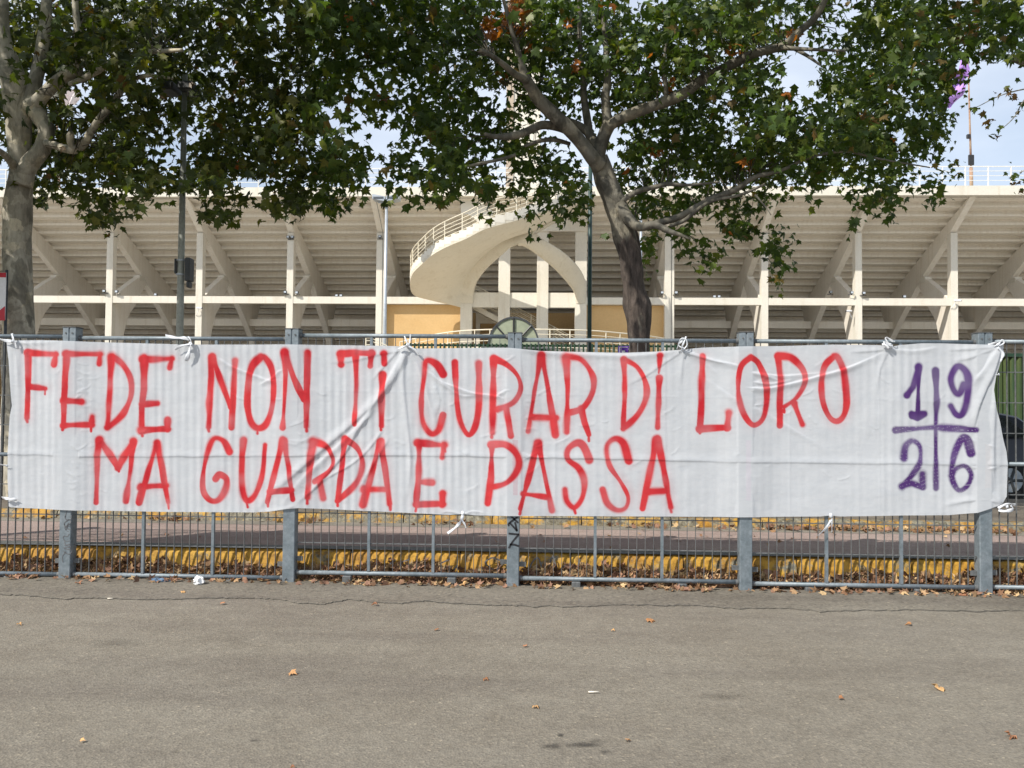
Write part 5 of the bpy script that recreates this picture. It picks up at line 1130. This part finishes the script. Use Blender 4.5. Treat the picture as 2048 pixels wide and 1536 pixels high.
for ti, tt in enumerate((t1, t2, t3)):
    idx = np.where(tr_in == ti)[0]
    vis = idx[(lx[idx] > 0) & (lx[idx] < 2048) & (ly[idx] > 0)]
    # the leaves that show largest: near, and not behind another near one
    order = vis[np.argsort(lY[vis]-siz_i[vis]*12)]; picked = []; occ = set()
    for q in order:
        key = (int(lx[q]/20), int(ly[q]/20))
        if key in occ: continue
        occ.add(key); picked.append(q)
        if len(picked) >= (290 if ti < 2 else 110): break
    pm_ = np.zeros(len(lx), bool); pm_[picked] = True
    rest = idx[~pm_[idx]]; o_i = tr_out == ti
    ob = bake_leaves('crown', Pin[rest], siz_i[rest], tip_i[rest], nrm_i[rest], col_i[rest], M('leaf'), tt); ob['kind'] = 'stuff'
    ob = bake_leaves('upper_crown', Pout[o_i], siz_o[o_i], tip_o[o_i], nrm_o[o_i], col_o[o_i], M('leaf'), tt, lod=True); ob['kind'] = 'stuff'
    # template leaves shared between the single ones
    tmpl = []
    for q in picked[:24]:
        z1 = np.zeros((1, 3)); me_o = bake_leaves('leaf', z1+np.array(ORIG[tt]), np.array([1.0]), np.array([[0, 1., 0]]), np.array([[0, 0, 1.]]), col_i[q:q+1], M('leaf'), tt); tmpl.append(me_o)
    for n_i, q in enumerate(picked):
        ob = tmpl[n_i] if n_i < len(tmpl) else tmpl[rng.integers(len(tmpl))].copy()
        if n_i >= len(tmpl): COL.objects.link(ob); ob.parent = tt
        tpv = Vector(tip_i[q]).normalized(); nv = Vector(nrm_i[q]); nv = (nv-tpv*nv.dot(tpv)).normalized(); sv = tpv.cross(nv)
        rm3 = Matrix((sv, tpv, nv)).transposed().to_4x4()
        ob.matrix_local = Matrix.Translation(Vector(Pin[q])-ORIG[tt]) @ rm3 @ Matrix.Scale(float(siz_i[q]), 4)
# twigs: thin stalks joining neighbouring leaf sprays
for ti, tt in enumerate((t1, t2)):
    m = MB(); c_idx = [q for q in range(len(cl_px)) if (cl_px[q] < 600) == (ti == 0)]
    random.shuffle(c_idx)
    for q in c_idx[:500]:
        d = np.hypot(EX[:, 0]-cl_px[q], EX[:, 1]-cl_py[q]); j = int(np.argmin(d+rng.random(len(d))*90)); 
        if d[j] > 95 or EX[j, 3] > 14 or abs(EX[j, 0]-360) < 1: continue
        a = at(EX[j, 0], EX[j, 1], EX[j, 2]); b = at(cl_px[q], cl_py[q], cY[q]); mid = a.lerp(b, .55)+Vector((random.uniform(-.15, .15), random.uniform(-.1, .1), random.uniform(.0, .25)))
        m.tube([a, mid, b], [.007, .005, .0025], 4, False)
    o = m.build('twigs', M('twig'), tt); o['kind'] = 'stuff'

# ------------------------------------------------------------------ dry leaves
dry = np.array([[.30, .17, .085], [.40, .25, .13], [.22, .115, .06], [.48, .33, .17], [.33, .18, .11], [.26, .14, .09]])
def litter(name, lab, xs, ys, zs, size, up=.5):
    n = len(xs); P = np.stack([xs, ys, zs], -1)
    tip = np.stack([rng.normal(0, 1, n), rng.normal(0, 1, n), rng.normal(0, .5*up*2, n)], -1); nr = np.stack([rng.normal(0, up, n), rng.normal(-.2, up, n), np.ones(n)*.7], -1)
    c = dry[rng.integers(0, len(dry), n)]*rng.uniform(.65, 1.25, (n, 1))
    o = bake_leaves(name, P, size, tip, nr, c, M('dryleaf'), None, True, curl=rng.uniform(-2.5, 4, n)); tag(o, lab, 'leaves', kind='stuff')
xs, ys, zs = [], [], []
hump = lambda x: max(0, .2+.9*mnoise.noise(Vector((x*1.1, 5, 0)))+.5*mnoise.noise(Vector((x*3.3, 2, 0)))+.25)
for _ in range(6500):
    x = random.uniform(-5.6, 5.6); h = .12+hump(x)*1.2
    if random.random() > .15+h: continue
    t = random.random()**.7; xs.append(x); ys.append(7.31+t*.15); zs.append(.012+random.random()**.7*min(.17, .05+.14*h)*t)
litter('kerb_leaf_litter', 'drift of dry brown leaves heaped against the yellow kerb behind the fence', np.array(xs), np.array(ys), np.array(zs), rng.uniform(.034, .078, len(xs)), .8)
xs, ys = [], []
for _ in range(1300):
    x = random.uniform(-5.6, 5.6); 
    if random.random() > .25+1.1*max(0, mnoise.noise(Vector((x*2.2, 9, 0)))+.2): continue
    xs.append(x); ys.append(7.12+abs(random.gauss(.11, .06)))
litter('fence_leaf_litter', 'scattered dry leaves lying under the bottom rails of the fence', np.array(xs), np.array(ys), rng.uniform(.014, .03, len(xs)), rng.uniform(.024, .052, len(xs)), .45)
xs, ys = [], []
for _ in range(1500):
    x = random.uniform(-6.5, 7.5); w = .05+max(0, mnoise.noise(Vector((x*1.3, 31, 0))))*1.1+(.8 if x > 2.3 else 0)
    if random.random() > w: continue
    xs.append(x); ys.append(9.26-abs(random.gauss(0, .09)))
litter('far_leaf_litter', 'thin line of dry leaves along the foot of the far yellow kerb', np.array(xs), np.array(ys), KZ+rng.uniform(.005, .04, len(xs)), rng.uniform(.025, .06, len(xs)), .6)
xs, ys = rng.uniform(-6, 7, 60), rng.uniform(7.7, 9.1, 60)
litter('path_leaf_litter', 'few loose dry leaves and bits strewn over the reddish path', xs, ys, np.full(60, KZ+.008), rng.uniform(.012, .04, 60), .4)
single = [(583, 1345, 27, 'long curled tan leaf lying flat on the asphalt, left of centre', 1), (970, 1356, 17, 'small orange leaf on the asphalt below the word MA GUARDA E, centre', 2), (1070, 1411, 22, 'orange-tan leaf near the bottom centre of the asphalt', 3), (1253, 1478, 18, 'pale orange leaf beside the dark oil stain', 1),
          (1050, 1291, 15, 'small tan leaf on asphalt under the middle fence post', 4), (873, 1258, 14, 'little rusty leaf below the cloth tie, close past the crack', 2), (752, 1207, 19, 'orange leaf sitting on the pavement crack, left of centre', 5), (1225, 1259, 12, 'small yellowish leaf below the word PASSA', 3),
          (1298, 1240, 28, 'wide flat brown leaf just past the crack under PASSA', 0), (1878, 1376, 34, 'large pale star-shaped leaf lying at lower right', 3), (2022, 1470, 30, 'curled tan leaf at the bottom right corner', 4), (1680, 1395, 16, 'small dark red-brown leaf left of the big star-shaped leaf', 2),
          (163, 1480, 16, 'pale greenish leaf at the bottom left', 3), (38, 1247, 14, 'pale crumpled leaf near the left edge', 3), (365, 1183, 16, 'pale leaf below the white paper ball', 3), (157, 1165, 20, 'orange leaf right at the foot of the scrawled post', 5), (445, 1205, 16, 'thin grey leaf on the crack, left part', 4),
          (1820, 1248, 18, 'thin brown leaf between crack and star-shaped leaf', 0), (587, 1533, 16, 'orange leaf cut by the bottom edge', 5), (1205, 1165, 26, 'bright orange leaf sticking out under the fence rail right of the black-marked post', 5), (1925, 1189, 26, 'orange-brown leaf at the foot of the rightmost post', 5), (925, 1168, 24, 'pale yellow leaf poking out under the fence rail beside a foot block', 3)]
for px, py, w, lab, ci in single:
    p = atz(px, py, .012 if py > 1215 else .018); n1 = np.array([[random.gauss(0, .25), -.25+random.gauss(0, .15), 1]])
    o = bake_leaves('fallen_leaf', np.array([[0, 0, 0.]]), np.array([w/2*p.y/FPX*1.0]), np.array([[random.gauss(0, 1), random.gauss(0, 1), .05]]), n1, dry[ci:ci+1]*np.array([[1.35, 1.15, .95]]), M('dryleaf'), None, curl=np.array([random.uniform(1, 3)]))
    o.location = p; tag(o, lab, 'leaf', 'single fallen leaves on the asphalt')

# ------------------------------------------------------------------ rubbish
def crumple(name, lab, catg, px, py, r0, mat, sx_=1, sz_=1, z=None):
    p = atz(px, py, 0.0); r_ = r0*p.y/FPX; rows = []
    for j in range(13):
        th_ = math.pi*j/12; rows.append([])
        for i in range(19):
            ph = 2*math.pi*(i % 18)/18; q = Vector((math.sin(th_)*math.cos(ph), math.sin(th_)*math.sin(ph), math.cos(th_)))
            k = 1+.45*mnoise.noise(q*2.3+Vector((px, 0, 0)))+.25*mnoise.noise(q*6+Vector((px, 3, 0))); rows[-1].append(Vector((p.x, p.y, max(.0, r_*sz_*.8)))+Vector((q.x*r_*sx_*k, q.y*r_*k, q.z*r_*sz_*k)))
    m = MB(); m.loft(rows); m.v = [(a, b, max(c, .009)) for a, b, c in m.v]; o = m.build(name, mat, None); tag(o, lab, catg); return o
crumple('paper_ball', 'crumpled white paper ball in front of the fence rail near the left post', 'paper', 398, 1170, 10, M('tissue'))
crumple('paper_scrap', 'crumpled white scrap among leaves behind the fence rail', 'paper', 396, 1152, 9, M('tissue'), 1, 1.4)
crumple('foil_wrapper', 'flattened blue foil wrapper under the fence rail', 'wrapper', 320, 1163, 11, M('wrapper'), 1.8, .35)
crumple('paper_scrap', 'tiny white scrap at the foot of the kerb right of the fourth post', 'paper', 1549, 1166, 4.5, M('tissue'), 1, 1.3)
for px, py, lab, l in ((1187, 1384, 'cigarette butt lying flat in the lower middle of the asphalt', .028), (220, 1197, 'pale cigarette stub near the crack, lower left', .02)):
    p = atz(px, py, .009); m = MB(); m.tube([p+Vector((-l, 0, 0)), p+Vector((l, .004, 0))], .0045, 8); tag(m.build('cigarette_butt', M('butt'), None, True), lab, 'cigarette butt')
# oil stains with shapes of their own, soaked in and fading out
def stain_mat():
    m, n, b = node_mat('soaked_in_oil'); a = n.nodes.new('ShaderNodeVertexColor'); a.layer_name = 'Col'; P = pos(n)
    t = noise_n(n, P, 24, 5, .75); mu = n.nodes.new('ShaderNodeMath'); mu.operation = 'MULTIPLY'
    rr_ = ramp(n, t.outputs[0], [(.35, (.25,)*3), (.6, (1,)*3)]); n.links.new(a.outputs[0], mu.inputs[0]); n.links.new(rr_.outputs[0], mu.inputs[1])
    b.inputs['Base Color'].default_value = (.045, .042, .036, 1); b.inputs['Roughness'].default_value = .7; n.links.new(mu.outputs[0], b.inputs['Alpha']); return m
sv, sf_, sc_ = [], [], []
for px, py, a, b, k0 in ((1121, 1470, 9, 3.4, .95), (1105, 1492, 26, 6, .6), (1165, 1489, 42, 7, .75), (1190, 1482, 20, 4, .6), (1210, 1503, 14, 3.5, .6), (508, 1480, 10, 3, .5), (350, 1503, 8, 2.6, .4), (230, 1285, 60, 9, .22), (1440, 1392, 50, 7, .2)):
    base_i = len(sv); sv.append(tuple(atz(px, py, .004))); sc_.append(k0)
    for ring, al_ in ((.45, k0*.8), (.75, k0*.35), (1.15, 0)):
        for k in range(24):
            t = 2*math.pi*k/24; q = ring*(1+.55*mnoise.noise(Vector((math.cos(t)*1.5, math.sin(t)*1.5, px)))); sv.append(tuple(atz(px+a*q*math.cos(t), py+b*q*math.sin(t), .004))); sc_.append(al_)
    sf_ += [(base_i, base_i+1+k, base_i+1+(k+1) % 24) for k in range(24)]
    for g_ in range(2): sf_ += [(base_i+1+g_*24+k, base_i+25+g_*24+k, base_i+25+g_*24+(k+1) % 24, base_i+1+g_*24+(k+1) % 24) for k in range(24)]
me = bpy.data.meshes.new('oil_stain'); me.from_pydata(sv, [], sf_); ca_ = me.color_attributes.new('Col', 'FLOAT_COLOR', 'POINT')
for k, v_ in enumerate(sc_): ca_.data[k].color = (v_, v_, v_, 1)
me.materials.append(stain_mat()); tag(link_mesh('oil_stain', me), kind='structure')
# cables clipped to the stand
for xp, w_ in ((pill[3], .25), (pilr[0], .25)):
    m = MB(); m.tube([(xp+.1, 44.585, .3), (xp+.1, 44.585, 10.9)], .012, 5); m.build('cable', M('darkgrey'), stad)
    m = MB(); m.tube([(xp+.1, 44.6, 10.92), (xp+.1, 43.7, 11.62), (xp+.1, 42.7, 12.3)], .012, 5); m.build('cable', M('darkgrey'), stad)
